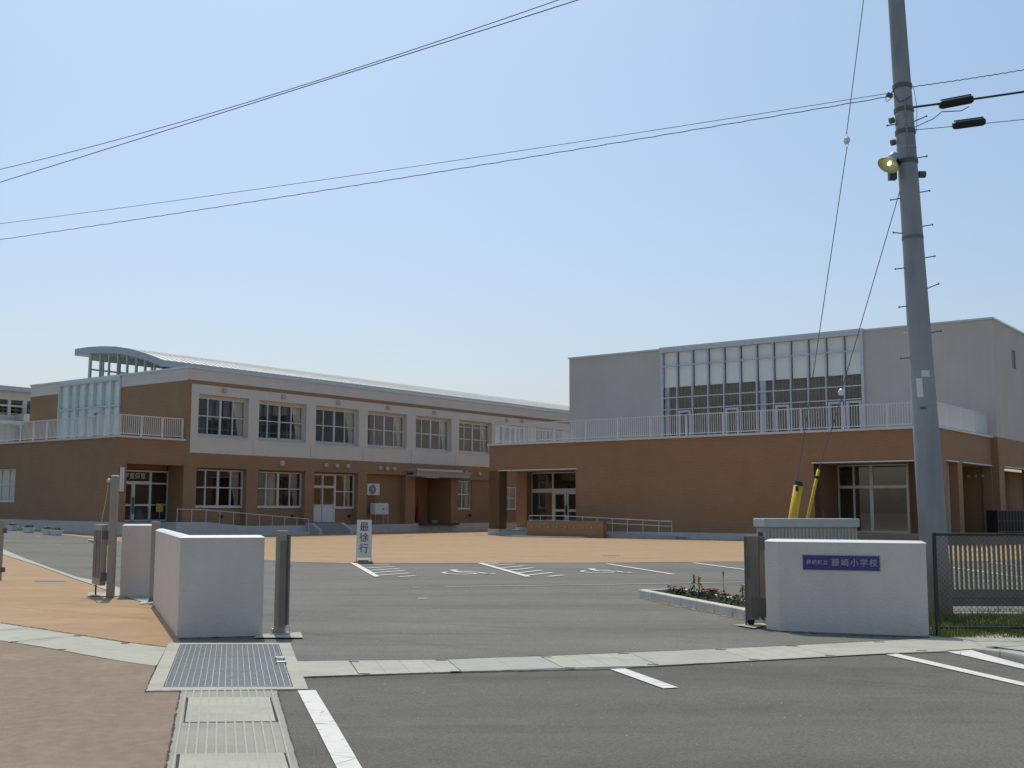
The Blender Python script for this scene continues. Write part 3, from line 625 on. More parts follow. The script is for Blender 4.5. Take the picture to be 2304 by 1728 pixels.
# canopy over the side entrance
mb = MB(); mb.box(21.6, 27.0, -.9, -.02, 3.62, 3.74); mb.box(21.6, 27.0, -.9, -.55, 3.74, 3.88); mb.box(21.6, 27.1, -.93, -.02, 3.881, 4.0)
cn = mb.build('canopy', mat('canopy_grey', (.34,.335,.32), .6), school); MB().box(21.5, 26.1, -1.0, -.02, 4.0, 4.12).build('canopy_roof', M_METAL, cn)
MB().box(22.7, 24.0, -.75, -.35, 3.55, 3.62).build('ceiling_light', mat('lamp_case', (.6,.5,.45), .6), cn)
MB().box(22.75, 26.6, -.35, .3, .42, .56).build('entrance_step', mat('step_dark', (.05,.05,.055), .6), school)
MB().box(22.45, 22.9, 1.6, 1.7, .55, 2.7).build('side_door', mat('door_grey', (.24,.25,.23), .6), school)
cn_ = thing('traffic_cone', 'tall red furled parasol-like cone leaning in the dark side entrance', 'cone', toworld(OA, 24.1, 1.3, .55), A_U)
MB().lathe([(.16,.12),(.17,.2),(.11,.8),(.05,1.35),(.01,1.75)], (0,0,0)).build('cone_body', M_RED, cn_, smooth=True); MB().lathe([(0,0),(.1,0),(.1,.12),(0,.12)], (0,0,0)).build('cone_foot', mat('foot_green', (.05,.12,.05), .6), cn_)
tag(MB().box(-.2,.2,-.12,.12,0,.18).build('stone_block', M_CONC3, loc=toworld(OA, 25.3, .8, .55), bevel=.02), 'small grey block on the step of the dark side entrance', 'block')
# ramp in front of the classroom block, with handrail, and steps
mb = MB()
def rt(x): return .78 if x < 4.6 else .78-(x-4.6)/(11.9-4.6)*.62
for a, b in ((2.75,4.6),(4.6,11.95)):
    mb.hexa([(a,-1.25,-.1),(b,-1.25,-.1),(b,-.06,-.1),(a,-.06,-.1),(a,-1.25,rt(a)),(b,-1.25,rt(b)),(b,-.06,rt(b)),(a,-.06,rt(a))])
rp = mb.build('access_ramp', M_PLINTH, school)
mb = MB(); pts = [(2.8,-1.2,1.46),(4.5,-1.2,1.43),(11.95,-1.2,.90)]; mb.tube(pts, .022, 8); hr = mb.build('handrail', M_ALU, rp)
for k in range(11):
    x = 2.82+k*.912; zt = 1.46-.03*(x-2.8)/1.7 if x < 4.5 else 1.43-(x-4.5)/7.45*.53
    MB().tube([(x,-1.2,rt(x)-.02),(x,-1.2,zt)], .016, 6).build('post', M_ALU, rp)
mb = MB()
for k in range(4): mb.box(12.95, 15.2, -1.2+.25*k, -.06, -.1+.16*k+(.0 if k == 0 else .0), .02+.16*(k+1))
mb.build('entrance_steps', M_CONC3, school)
for x in (12.7, 15.2): MB().extr([(x,-.06,-.1),(x,-.06,.66),(x,-.55,.66),(x,-1.3,.28),(x,-1.36,-.1)], (.22,0,0)).build('step_cheek', M_PLINTH, school, bevel=.02)
# terrace railing
railing(school, [(4.0,.14),(.12,.14),(.12,30)], 5.2, 1.1, post=1.35)
# side curtain wall of the upper floor
mb = MB(); F = FX(4.1); ys = [6.2,7.05,7.95,8.83,9.7,10.61,11.43,12.45]
for i, s in enumerate(ys): bxF(mb, F, s-.05, s+.05, -.1, .1, 5.1, 8.9-.0)
for z in (7.37, 8.86, 5.2): bxF(mb, F, 6.25, 12.40, -.06, .05, z-.04, z+.04)
cw = mb.build('window', mat('frame_green', (.60,.64,.61), .5), school); lab(cw, 'tall seven-bay glazed screen on the terrace')
MB().poly([F(6.2,.06,5.1),F(12.45,.06,5.1),F(12.45,.06,8.9),F(6.2,.06,8.9)]).build('pane', M_GLASSC, cw)
MB().poly([F(6.2,.11,5.2),F(12.45,.11,5.2),F(12.45,.11,8.9),F(6.2,.11,8.9)]).build('roller_blind', mat('blind_grey', (.80,.85,.84), .8), cw)
mb = MB(); bxF(mb, F, 6.2, 12.45, -.08, .06, 8.9, 9.06); mb.build('head_panel', M_ALU, cw)
for s in (8.85,): d_ = MB(); bxF(d_, F, 8.05, 8.13, -.09, .05, 5.2, 7.3); bxF(d_, F, 8.7, 8.78, -.09, .05, 5.2, 7.3); bxF(d_, F, 8.131, 8.699, -.09, .05, 7.05, 7.3); d_.build('terrace_door', M_ALU, cw)
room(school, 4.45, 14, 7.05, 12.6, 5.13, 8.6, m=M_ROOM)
wd_ = window(school, FX(0), 9.74, 13.36, 1.82, 3.70, .2, [10.7,11.55,12.45], [2.83], sill=.12); MB().box(.5,.6,9.5,13.5,1.6,3.9).build('roller_blind', mat('blind_grey', (.5,.5,.5)), wd_)
# vaulted roof over the spine
prof = [(3.05,9.76),(3.6,9.95),(4.44,10.20),(5.3,10.43),(6.25,10.65),(7.6,10.88),(9.06,11.02),(10.4,11.09),(11.75,11.09)]
X0, X1 = 4.6, LEN
mb = MB(); th = .06
top = [(y, z) for y, z in prof]; bot = [(y, z-th) for y, z in prof][::-1]; ring = top+bot
mb.extr([(X0-.02, y, z) for y, z in ring], (X1-X0, 0, 0))
for k in range(int((X1-X0)/.45)):
    x = X0+.1+k*.45
    for (y0, z0), (y1, z1) in zip(prof[:-1], prof[1:]):
        mb.hexa([(x,y0,z0),(x+.04,y0,z0),(x+.04,y1,z1),(x,y1,z1),(x,y0,z0+.045),(x+.04,y0,z0+.045),(x+.04,y1,z1+.045),(x,y1,z1+.045)])
rf = mb.build('vaulted_roof', M_ROOF, school)
mb = MB()
for (y0, z0), (y1, z1) in zip(prof[:-1], prof[1:]):
    mb.hexa([(X0-.06,y0,z0-.36),(X0+.06,y0,z0-.36),(X0+.06,y1,z1-.36),(X0-.06,y1,z1-.36),(X0-.06,y0,z0+.05),(X0+.06,y0,z0+.05),(X0+.06,y1,z1+.05),(X0-.06,y1,z1+.05)])
mb.box(X0-.06, X1, 2.98, 3.05, 9.40, 9.78); mb.box(X0-.06, X1, 11.75, 11.82, 10.73, 11.12)
mb.build('fascia', M_FASC, rf)
mb = MB(); 
for (y0, z0), (y1, z1) in zip(prof[:-1], prof[1:]): mb.poly([(X0+.06,y0,z0-.34),(X1,y0,z0-.34),(X1,y1,z1-.34),(X0+.06,y1,z1-.34)])
mb.build('soffit', mat('soffit_cream', (.66,.66,.60), .8), rf)
def vz(y):
    for (y0, z0), (y1, z1) in zip(prof[:-1], prof[1:]):
        if y0 <= y <= y1: return z0+(z1-z0)*(y-y0)/(y1-y0)
    return prof[-1][1]
mb = MB()
for y in (10.4,9.31,8.42,7.51,6.58,5.67,4.83,3.91): w_ = .09 if y > 10 else .045; mb.box(4.72-.05, 4.72+.07, y-w_, y+w_, 8.85, vz(y)-.34)
for x in [5.6+1.15*i for i in range(12)]: mb.box(x-.05, x+.05, 10.34, 10.46, 8.85, vz(10.4)-.34)
mb.box(4.8, 19, 10.36, 10.44, 9.75, 9.85)
mb.box(4.8, 19, 10.35, 10.45, 10.35, 10.74)
cl = mb.build('clerestory_window', mat('frame_green', (.60,.64,.61)), rf)
MB().poly([(4.74,3.2,8.85),(4.74,10.4,8.85),(4.74,10.4,10.72),(4.74,6.5,10.33),(4.74,3.2,9.45)]).build('pane', M_GLASSC, cl)
MB().box(19, LEN, 3.2, 10.4, 8.85, 9.4).build('clerestory_wall', M_PALE, rf)
MB().box(7.5, LEN, 3.15, 3.3, 8.85, 9.42).build('clerestory_wall', M_PALE, rf)
# ---- rear wing
wing = thing('rear_wing', 'pale rear school wing with grey eave and dark upper windows', 'building', toworld(OA, 0, 0), A_U, 'school buildings')
mb = MB(); F = FY(25.6)
grid_wall(mb, F, -8, 30, 5.1, 9.7, [(6.2,6.95,8.0,9.1,.2),(7.15,8.0,8.75,9.1,.2),(7.15,8.0,8.0,8.62,.2),(8.2,9.1,8.75,9.1,.2),(8.2,9.1,8.0,8.62,.2),(4.8,5.9,8.0,9.1,.2),(9.4,10.4,8.0,9.1,.2)])
mb.build('wing_wall', M_PALE, wing)
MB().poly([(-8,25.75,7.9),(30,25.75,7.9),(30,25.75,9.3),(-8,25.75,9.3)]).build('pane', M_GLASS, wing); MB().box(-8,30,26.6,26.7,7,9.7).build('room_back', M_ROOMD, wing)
MB().box(-9, 30, 25.0, 25.5, 9.68, 10.0).build('eave', M_FASC, wing); MB().box(-9,30,25.5,33,9.9,10.0).build('wing_roof', M_ROOF, wing)
mb = MB(); mb.box(8.55, 14, 24.4, 24.6, 7.50, 8.08); mb.box(8.55, 8.75, 24.6, 27, 7.50, 8.08); mb.build('balcony_wall', M_PALE, wing)
mb = MB(); mb.box(8.6, 14, 24.45, 25.55, 5.12, 7.50); mb.build('brown_wall', M_BROWN, wing)
mb = MB(); mb.box(0.2, 8.6, 24.5, 25.55, 7.3, 7.55); mb.build('balcony_floor', M_PALE, wing)
# ------------------------------------------------------------------ gymnasium
G0 = FX(0); W = 25.7; BX = 9.17; BY = -.33
mb = MB()
grid_wall(mb, G0, .0, W, .33, 5.2, [(19.6,24.94,.33,3.73,.7),(.95,5.82,.33,3.74,.7)], sills=False)
GR = FY(0)
grid_wall(mb, GR, .0, BX, .33, 5.2, [(1.33,3.13,.33,3.77,.45),(3.84,8.97,.33,3.77,.45)], sills=False)
mb.poly([(0,W,3.73),(14,W,3.73),(14,W,5.2),(0,W,5.2)])
mb.box(0.0, .7, 24.94, W, .33, 3.73); mb.box(2.65, 3.2, 24.94, W, .33, 3.73); mb.box(3.2, 14, W-.2, W, .33, 3.73)
mb.box(0.01, .45, .0, .95, .33, 3.74)
mb.build('lower_wall', M_BROWN, gym)
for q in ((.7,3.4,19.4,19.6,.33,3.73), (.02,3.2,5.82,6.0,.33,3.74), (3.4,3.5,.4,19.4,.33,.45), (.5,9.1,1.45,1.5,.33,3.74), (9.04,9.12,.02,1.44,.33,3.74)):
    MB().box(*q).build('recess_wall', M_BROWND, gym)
MB().box(.02, 13, .02, W-.02, 3.74, 3.9).build('porch_ceiling', mat('soffit_grey', (.35,.34,.31), .8), gym)
mb = MB(); mb.box(-.05, .2, -.05, 19.6, -.05, .33); mb.box(-.05, .75, 24.9, W+.05, -.05, .36); mb.box(2.6, 3.25, 24.9, W+.05, -.05, .42); mb.box(.2, BX, -.05, .2, -.05, .33)
mb.build('plinth', M_PLINTH, gym)
MB().box(.02, 9, 19.6, W-.05, -.1, .30).build('porch_floor', M_PLINTH, gym); MB().box(.2, 9, .2, 19.6, .0, .32).build('floor_slab', M_PLINTH, gym)
MB().box(-.06, .25, 19.5, 24.94, .30, .34).build('step_nosing', M_CONC, gym)
mb = MB(); mb.box(-.10, .4, -.10, W+.10, 5.2, 5.31); mb.box(.401, BX, -.10, .3, 5.2, 5.31); mb.box(-.09, BX, W-.3, W+.09, 5.201, 5.309); mb.build('terrace_coping', M_WHITE, gym)
MB().box(.4, 14, .3, W-.3, 5.1, 5.22).build('terrace_floor', M_CONC2, gym)
mb = MB(); mb.box(-.06,.0,19.5,25.0,3.70,3.76); mb.box(-.06,0,.9,5.9,3.71,3.77); mb.box(1.28,3.18,-.06,0,3.74,3.80); mb.box(3.79,9.0,-.06,0,3.74,3.80); mb.build('opening_drip', M_WHITE, gym)
railing(gym, [(9.0,.16),(.16,.16),(.16,W-.35),(14,W-.35)], 5.31, 1.13, post=2.05)
# porch glazing (left) with double door
F = G0; d = 3.2
gd = window(gym, F, 19.6, 25.0, .33, 3.7, d, [23.39], [], fw=.07, mw=.05, name='entrance_screen', partial=[(19.7,24.93,2.49,2.72)], sill=.08)
dd = MB()
for s0, s1 in ((22.40,22.52),(22.24,22.36),(23.2,23.33),(21.2,21.32)): bxF(dd, F, s0, s1, d-.06, d+.03, .42, 2.49)
for s0, s1 in ((22.521,23.2),(21.321,22.24)):
    for z0, z1 in ((2.38,2.49),(1.36,1.5),(.42,.55)): bxF(dd, F, s0, s1, d-.055, d+.03, z0, z1)
dd.build('door', M_ALU, gd); MB().box(d-.13,d-.08,22.34,22.42,1.15,1.75).build('handle', M_DARK, gd)
mb = MB(); mb.poly([(8.5,18.5,.32),(8.5,W-.3,.32),(8.5,W-.3,3.74),(8.5,18.5,3.74)]); mb.poly([(3.3,19.5,.32),(8.5,19.5,.32),(8.5,19.5,3.74),(3.3,19.5,3.74)]); mb.build('inner_wall', mat('hall_cream', (.46,.42,.28), .8), gym)
MB().box(6.5,6.6,23.6,25,.33,1.3).build('shoe_rack', M_BROWND, gym)
# front glazing (right)
d = 3.0
g2 = window(gym, F, 0.4, 5.79, .38, 3.72, d, [4.98,4.1,2.30,1.4], [], fw=.07, mw=.045, heavy=(1,2), name='glazed_screen', partial=[(.5,5.7,2.56,2.70)], sill=.10)
mb = MB(); mb.poly([(9.0,1.5,.33),(9.0,8,.33),(9.0,8,3.74),(9.0,1.5,3.74)]); mb.poly([(3.1,7.6,.33),(9,7.6,.33),(9,7.6,3.74),(3.1,7.6,3.74)]); mb.build('inner_wall', mat('hall_ochre', (.34,.31,.14), .8), gym)
MB().poly([(3,0.1,.34),(9,.1,.34),(9,6,.34),(3,6,.34)]).build('hall_floor', mat('wood_floor', (.34,.22,.10), .4), gym)
mb = MB(); mb.box(8.85,8.95,5.2,5.8,1.9,2.7); mb.box(8.85,8.95,4.1,4.7,1.9,2.7); mb.build('poster_frame', mat('poster_teal', (.02,.09,.09), .6), gym)
MB().tube([(.25,5.55,.33),(.9,5.75,1.5)], .012, 5).build('leaning_rod', M_GALV, gym)
# tall hall
B0 = FX(BX); TOP = 11.38
mb = MB()
grid_wall(mb, B0, 19.28, 26.27, 5.22, TOP); grid_wall(mb, B0, BY, 6.5, 5.2, TOP)
BR = FY(BY); grid_wall(mb, BR, BX, 45, 5.25, TOP, [(12.83,13.72,9.18,10.21,.15)])
mb.poly([(BX,26.27,5.2),(45,26.27,5.2),(45,26.27,TOP),(BX,26.27,TOP)])
mb.poly([(BX,BY,11.2),(45,BY,11.2),(45,26.27,11.2),(BX,26.27,11.2)])
mb.build('upper_wall', M_GYM, gym)
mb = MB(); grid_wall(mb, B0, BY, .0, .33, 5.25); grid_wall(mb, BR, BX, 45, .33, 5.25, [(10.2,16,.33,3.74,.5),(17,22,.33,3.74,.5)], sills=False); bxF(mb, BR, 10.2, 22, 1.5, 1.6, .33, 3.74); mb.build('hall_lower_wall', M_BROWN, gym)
MB().box(BX-.03, 45, BY-.05, BY+.3, -.05, .33).build('plinth', M_PLINTH, gym)
MB().box(10.15,16.05,BY-.06,BY,3.72,3.78).build('opening_drip', M_WHITE, gym)
mb = MB(); mb.box(BX-.07, 45, BY-.07, BY+.25, TOP, 11.48); mb.box(BX-.07, BX+.25, BY+.25, 6.45, TOP, 11.48); mb.box(BX-.07, BX+.25, 19.35, 26.34, TOP, 11.48); mb.box(BX-.22, BX+.3, 6.45, 19.35, TOP+.02, 11.52); mb.build('parapet_cap', M_METAL, gym)
w_ = MB(); bxF(w_, BR, 12.83, 13.72, .06, .1, 9.18, 10.21); w_.build('louvre_window', mat('louvre', (.20,.22,.23), .5), gym)
for s in (1.15, .80, .45): MB().lathe([(0,0),(.09,0),(.09,.08),(.06,.12),(0,.13)], (9.035, s, 3.25), (-1,0,0), 12).build('vent_hood', mat('hood_tan', (.50,.40,.31), .6), gym)
MB().box(BX-.06, BX-.0, 3.2, 4.25, 11.05, 11.13).build('light_batten', M_WHITE, gym)
# curtain wall of the hall
mb = MB(); F = B0; st = 1.0575; ys = [19.25-st*i for i in range(13)]
for i, s in enumerate(ys): w2 = .075 if i in (0, 12) else .032; bxF(mb, F, s-w2, s+w2, -.14, .05, 5.22, 11.2)
for z in (10.33, 8.36, 7.62): bxF(mb, F, 6.6, 19.2, -.11, .03, z-.03, z+.03)
bxF(mb, F, 6.55, 19.3, -.15, .05, 5.22, 5.36)
cw = mb.build('curtain_wall', mat('frame_lilac', (.58,.59,.64), .45, metal=.1), gym)
MB().poly([F(6.6,.0,5.22),F(19.25,.0,5.22),F(19.25,.0,11.2),F(6.6,.0,11.2)]).build('pane', M_GLASSC, cw)
mb = MB(); bxF(mb, F, 6.45, 19.35, -.20, .05, 11.2, TOP+.02); mb.build('head_panel', mat('frame_lilac', (.55,.56,.60)), cw)
for i in range(12):
    zb_ = 9.03; a, b = ys[i]-.05, ys[i+1]+.05
    MB().poly([F(a,.16,zb_),F(b,.16,zb_),F(b,.16,11.2),F(a,.16,11.2)]).build('roller_blind', M_BLIND, cw)
for i in (1, 4, 7, 10, 11):
    a = ys[i]-.12; b = ys[i+1]+.12; dm = MB()
    bxF(dm, F, a-.10, a+.02, -.17, .02, 5.36, 7.52); bxF(dm, F, b-.02, b+.10, -.17, .02, 5.36, 7.52); bxF(dm, F, b+.101, a-.101, -.17, .02, 7.40, 7.52); dm.build('terrace_door', mat('frame_lilac', (.58,.59,.64)), cw)
drape(F, 6.7, 12.4, .45, 5.25, 9.1, amp=.07, per=.22, m=M_DRAPE, parent=cw); drape(F, 12.9, 18.9, .45, 5.25, 9.1, amp=.07, per=.22, m=M_DRAPE, parent=cw)
mb = MB(); bxF(mb, F, 12.48, 12.82, .2, .5, 5.22, 9.6); bxF(mb, F, 18.92, 19.2, .2, .5, 5.22, 9.6); mb.build('inner_column', mat('column_lilac', (.62,.63,.68), .7), cw)
MB().box(BX+.9, BX+1.0, 6, 20, 5.2, 11.1).build('hall_back', M_ROOM, gym)
# ------------------------------------------------------------------ wash place and ramp before the gymnasium
wash = thing('wash_stand', 'low brown tiled outdoor wash wall with eight taps', 'wash stand', toworld(ON, -1.75, 19.1), A_U)
MB().box(-.12, .25, -2.47, 2.47, 0, .855).build('tiled_wall', M_BROWN, wash); MB().box(-.14,.27,-2.49,2.49,.855,.875).build('wall_cap', M_BROWND, wash)
MB().box(-1.0, -.12, -1.6, 3.3, 0, .05).build('drain_slab', M_CONC, wash); MB().box(-.9,-.2,-1.5,3.2,.05,.055).build('basin_floor', M_CONC3, wash)
for k in range(8):
    y = 2.05-k*.555
    mb = MB(); mb.tube([(-.12,y,.56),(-.20,y,.56),(-.23,y,.53),(-.235,y,.49)], [.02,.02,.018,.014], 8); mb.lathe([(0,0),(.03,0),(.03,.015),(0,.02)], (-.19,y,.59), (0,0,1), 8); mb.build('tap', M_METAL, wash, smooth=True)
ramp = thing('access_ramp', 'low concrete ramp with double steel handrail beside the wash wall', 'ramp', toworld(ON, 0, 0), A_U)
mb = MB(); mb.hexa([(-1.45,12.7,-.05),(-.06,12.7,-.05),(-.06,19.6,-.05),(-1.45,19.6,-.05),(-1.45,12.7,.10),(-.06,12.7,.10),(-.06,19.6,.33),(-1.45,19.6,.33)]); mb.box(-1.45,-.06,19.6,21.9,-.05,.33); mb.build('ramp_slab', M_CONC2, ramp)
MB().box(-1.6,-1.2,12.5,12.72,-.05,.16).build('kerb_end', M_CONC3, ramp)
hr = MB(); hr.tube([(-1.4,21.75,.86),(-1.4,21.75,1.15),(-1.4,19.8,1.15),(-1.4,12.8,.90),(-1.4,12.8,.10)], .024, 8); hr.tube([(-1.4,21.7,.90),(-1.4,19.8,.90),(-1.4,12.8,.65)], .02, 8); hr.build('handrail', M_ALU, ramp)
for k in range(9):
    y = 21.0-k*.93; zt = 1.15 if y > 19.8 else 1.15-(19.8-y)/7*.25; MB().tube([(-1.4,y,.1),(-1.4,y,zt)], .018, 6).build('post', M_ALU, ramp)
# ------------------------------------------------------------------ wall-mounted machines on the classroom block
ac = thing('air_conditioner', 'white wall-mounted outdoor air conditioner unit above the tank', 'air conditioner', toworld(OA, 18.5, .0, 2.36), A_U)
MB().box(-.55,.55,.0,.36,0,.74).build('casing', M_WHITE, ac, bevel=.02); MB().lathe([(.0,.0),(.30,.0),(.31,.02),(.0,.03)], (-.12,-.005,.37), (0,-1,0), 24).build('fan_grille', mat('grille_grey', (.22,.23,.23), .6), ac); MB().lathe([(0,0),(.06,0),(.05,.03),(0,.03)], (-.12,-.035,.37), (0,-1,0), 12).build('fan_hub', M_WHITE, ac)
for s in (-.4, .4): MB().box(s-.03,s+.03,.05,.42,-.05,.0).build('bracket', M_GALV, ac)
tk = thing('oil_tank', 'white steel heating oil tank on four legs by the brown wall', 'tank', toworld(OA, 18.9, -.15, 0), A_U)
MB().box(-.62,.62,-.25,.28,1.12,1.86).build('tank_body', M_WHITE, tk, bevel=.09)
for sx in (-.55, .55):
    for sy in (-.2, .22): MB().tube([(sx,sy,1.2),(sx*1.12,sy*1.2,.0)], .022, 6).build('leg', M_GALV, tk)
MB().box(-.03,.15,-.27,-.25,1.45,1.52).build('maker_plate', M_DARK, tk); MB().tube([(0,.0,1.86),(0,.0,1.98)], .02).build('filler_pipe', M_GALV, tk)
# storage cage near the gymnasium side
cg = thing('storage_cage', 'dark mesh storage cage standing under the gymnasium side porch', 'cage', (23.9, 54.3, 0), radians(8))
mb = MB(); mb.box(-.95,.95,-.5,.5,.05,1.5); mb.build('cage_body', mat('cage_dark', (.035,.034,.033), .8), cg); mb = MB()
for i in range(13): x = -.96+.16*i; mb.box(x-.012,x+.012,-.52,-.50,.05,1.5)
for z in (.06,.5,1.0,1.48): mb.box(-.96,.96,-.53,-.52,z-.015,z+.015)
mb.build('cage_grille', M_TAUPE2, cg)
sk_ = MB(); 
for k in range(5): sk_.lathe([(0,0),(.16,.02),(.2,.12),(.12,.24),(0,.28)], (random.uniform(-.5,.5), random.uniform(-.1,.1), random.uniform(0,.12)), (random.uniform(-.3,.3),random.uniform(-.3,.3),1), 8)
tag(sk_.build('plastic_bag', M_WHITE, loc=(23.6,53.2,0), smooth=True), 'crumpled white plastic bag lying before the dark storage cage', 'bag')
# planters by the classroom block
def planter(px, py, col, label, rz):
    x, y = gp(px, py); t = thing('flower_planter', label, 'planter', (x, y, gz(x, y)), rz, 'white flower planters along the kerb')
    mb = MB(); mb.hexa([(-.24,-.12,0),(.24,-.12,0),(.24,.12,0),(-.24,.12,0),(-.30,-.16,.22),(.30,-.16,.22),(.30,.16,.22),(-.30,.16,.22)]); mb.box(-.33,.33,-.18,.18,.22,.26); mb.build('box', M_PLANTER, t, bevel=.01)
    MB().box(-.29,.29,-.15,.15,.25,.268).build('soil', M_SOIL, t); mb = MB(); fl = MB()
    for k in range(40):
        a = random.uniform(-.27,.27); b = random.uniform(-.12,.12); h = random.uniform(.03,.14); e = random.uniform(0,pi)
        mb.poly([(a,b,.26),(a+.04*cos(e),b+.04*sin(e),.26+h*.6),(a+.01,b,.26+h)])
        if k % 4 == 0: fl.lathe([(0,0),(.035,.01),(.02,.03),(0,.03)], (a,b,.26+h), (random.uniform(-.4,.4),random.uniform(-.6,0),1), 6)
    mb.build('leaf', M_LEAF, t); fl.build('petal', flower(*col), t)
planter(27,1191.5,('yellow',(.7,.5,.03)),'white planter with yellow flowers, farthest along the kerb',A_U+pi/2)
planter(65,1197,('red',(.5,.02,.02)),'white planter with small red flowers, second farthest along the kerb',A_U+pi/2)
planter(107,1202.3,('yellowgreen',(.6,.55,.05)),'white planter with yellow stalks, touching its neighbour',A_U+pi/2)
planter(127,1204.3,('orange',(.6,.2,.02)),'white planter with a few orange flowers, nearest the gate post',A_U+pi/2)
# ------------------------------------------------------------------ left gate walls and posts
def frustum(rings, zs):
    mb = MB(); n = len(rings[0])
    for r, z in zip(rings, zs): mb.v += [(p[0], p[1], z) for p in r]
    mb.f.append(tuple(range(n))); mb.f.append(tuple(range((len(rings)-1)*n, len(rings)*n)))
    for k in range(len(rings)-1):
        for i in range(n): j = (i+1) % n; mb.f.append((k*n+i, k*n+j, (k+1)*n+j, (k+1)*n+i))
    return mb
wl = thing('gate_wall', 'near L-shaped grey rendered gate wall beside the drain grating', 'wall', (0,0,0), 0, 'low grey gate walls')
a = Vector(lw_fl); b = Vector(lw_fr); c = Vector(lw_bl); HH = 1.15
du = (b-a).normalized(); dn = Vector((-du.y, du.x)); dc = (c-a).normalized(); dm_ = Vector((dc.y, -dc.x))   # inward normal of left arm
T1 = .16
def L_poly(e):
    "L outline, grown by e"
    A = a - dc*e - du*e; B = b + du*e - dn*e; B2 = b + du*e + dn*(T1+e); C = c + dc*e - dm_*e; C2 = c + dc*e + dm_*(T1+e)
    # inner corner: intersection of the two inner faces
    p = a + dn*(T1+e); q = a + dm_*(T1+e); det = du.x*(-dc.y) - du.y*(-dc.x); r = q-p; t_ = (r.x*(-dc.y) - r.y*(-dc.x))/det
    return [A, B, B2, p+du*t_, C2, C]
MB().prism(L_poly(0), -.02, HH).build('rendered_wall', M_GWALL, wl)
frustum([L_poly(.006), L_poly(.006), L_poly(-.012), L_poly(-.05)], [HH, HH+.006, HH+.016, HH+.034]).build('coping', M_GWALL2, wl)
p2l = Vector(gp(268.8,1343.4)); p2r = Vector(gp(336,1343.6))
t = thing('gate_wall', 'farther grey rendered gate wall panel between two posts', 'wall', (0,0,0), 0, 'low grey gate walls')
q = [p2l, p2r, p2r+Vector((.03,.16)), p2l+Vector((-.02,.16))]; MB().prism(q, -.02, 1.20).build('rendered_wall', M_GWALL, t); q3 = [q[0]+Vector((.03,.04)), q[1]+Vector((-.02,.04)), q[2]+Vector((-.02,-.04)), q[3]+Vector((.03,-.04))]; frustum([q, q, q3], [1.20, 1.206, 1.230]).build('coping', M_GWALL2, t)
tp = Vector(gp(245,1345.5))
t = thing('gate_post', 'tall brown steel gate post with a pull rope, by the folded gate leaf', 'post', (tp.x, tp.y, 0), 0, 'brown steel gate posts')
MB().box(-.06,.06,-.0,.12,0,2.03).build('post_tube', M_TAUPE, t, bevel=.02); MB().box(-.058,.058,.002,.118,2.03,2.06).build('post_cap', M_WHITE, t, bevel=.02)
MB().lathe([(0,-.03),(.03,-.02),(.036,.01),(.02,.035),(0,.04)], (-.10,.05,1.96), (0,0,1), 12).build('pulley', M_METAL, t, smooth=True)
MB().tube([(-.06,.05,1.95),(-.10,.05,1.95)], .012, 6).build('pulley_arm', M_DARK, t)
x_, y_ = gp(213.4,1330); leafw = Vector((x_, y_))
dz_ = leafw-tp
MB().tube([(-.105,.05,1.90),(-.155,.08,1.58),(-.235,.14,1.26)], .009, 6).build('rope', M_ROPE, t)
# folded gate leaf hung on the tall post
gl_ = thing('gate_leaf', 'folded brown steel gate leaf hanging beside the tall post', 'gate', (tp.x-.30, tp.y+.32, 0), radians(122), 'gate leaves')
MB().box(-.30,.30,-.05,.05,.20,1.22).build('leaf_frame', M_TAUPE, gl_, bevel=.008); mb = MB(); mb.box(-.25,-.03,.05,.058,.32,1.12); mb.box(.03,.25,.05,.058,.32,1.12); mb.build('leaf_panel', M_TAUPE2, gl_)
MB().box(-.38,-.22,-.09,-.05,.88,.98).build('latch', M_METAL, gl_); MB().tube([(.05,.07,.92),(.05,.20,.95)], .025, 8).build('latch', M_METAL, gl_)
MB().tube([(.2,.0,.2),(.2,.0,.0)], .014, 6).build('drop_bolt', M_DARK, gl_)
for z in (.35, 1.05): MB().box(-.33,-.30,-.06,.04,z-.07,z+.07).build('hinge', M_TAUPE2, gl_)
x_, y_ = gp(342,1350)
t = thing('gate_post', 'short brown steel post between the two grey gate walls', 'post', (x_, y_, 0), 0, 'brown steel gate posts'); MB().box(-.055,.055,0,.11,0,1.27).build('post_tube', M_TAUPE, t, bevel=.008); MB().box(-.057,.057,-.002,.112,1.27,1.28).build('post_cap', M_WHITE, t)
x_, y_ = gp(629,1430)
t = thing('gate_post', 'brown steel gate post on a concrete pad at the end of the L-shaped wall', 'post', (x_, y_, 0), 0, 'brown steel gate posts')
MB().box(-.07,.055,-.01,.12,0.02,1.235).build('post_tube', M_TAUPE, t, bevel=.004); MB().box(.056,.085,.02,.12,.12,1.19).build('post_flange', M_TAUPE2, t)
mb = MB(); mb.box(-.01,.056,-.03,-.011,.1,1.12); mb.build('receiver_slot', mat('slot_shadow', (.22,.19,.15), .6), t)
MB().box(-.10,.12,-.04,.14,.018,.03).build('base_plate', M_GALV, t); MB().lathe([(0,-.02),(.02,-.01),(.02,.01),(0,.02)], (.10,.06,.82), (0,0,1), 10).build('knob', M_METAL, t, smooth=True)
MB().tube([(.07,-.02,.03),(.07,-.02,.10),(.12,-.02,.10),(.12,-.02,.03)], .008, 6).build('floor_catch', M_METAL, t)
MB().lathe([(0,0),(.014,0),(.014,.05),(0,.055)], (-.085,0,.03), (0,0,1), 8).build('bolt', M_METAL, t)
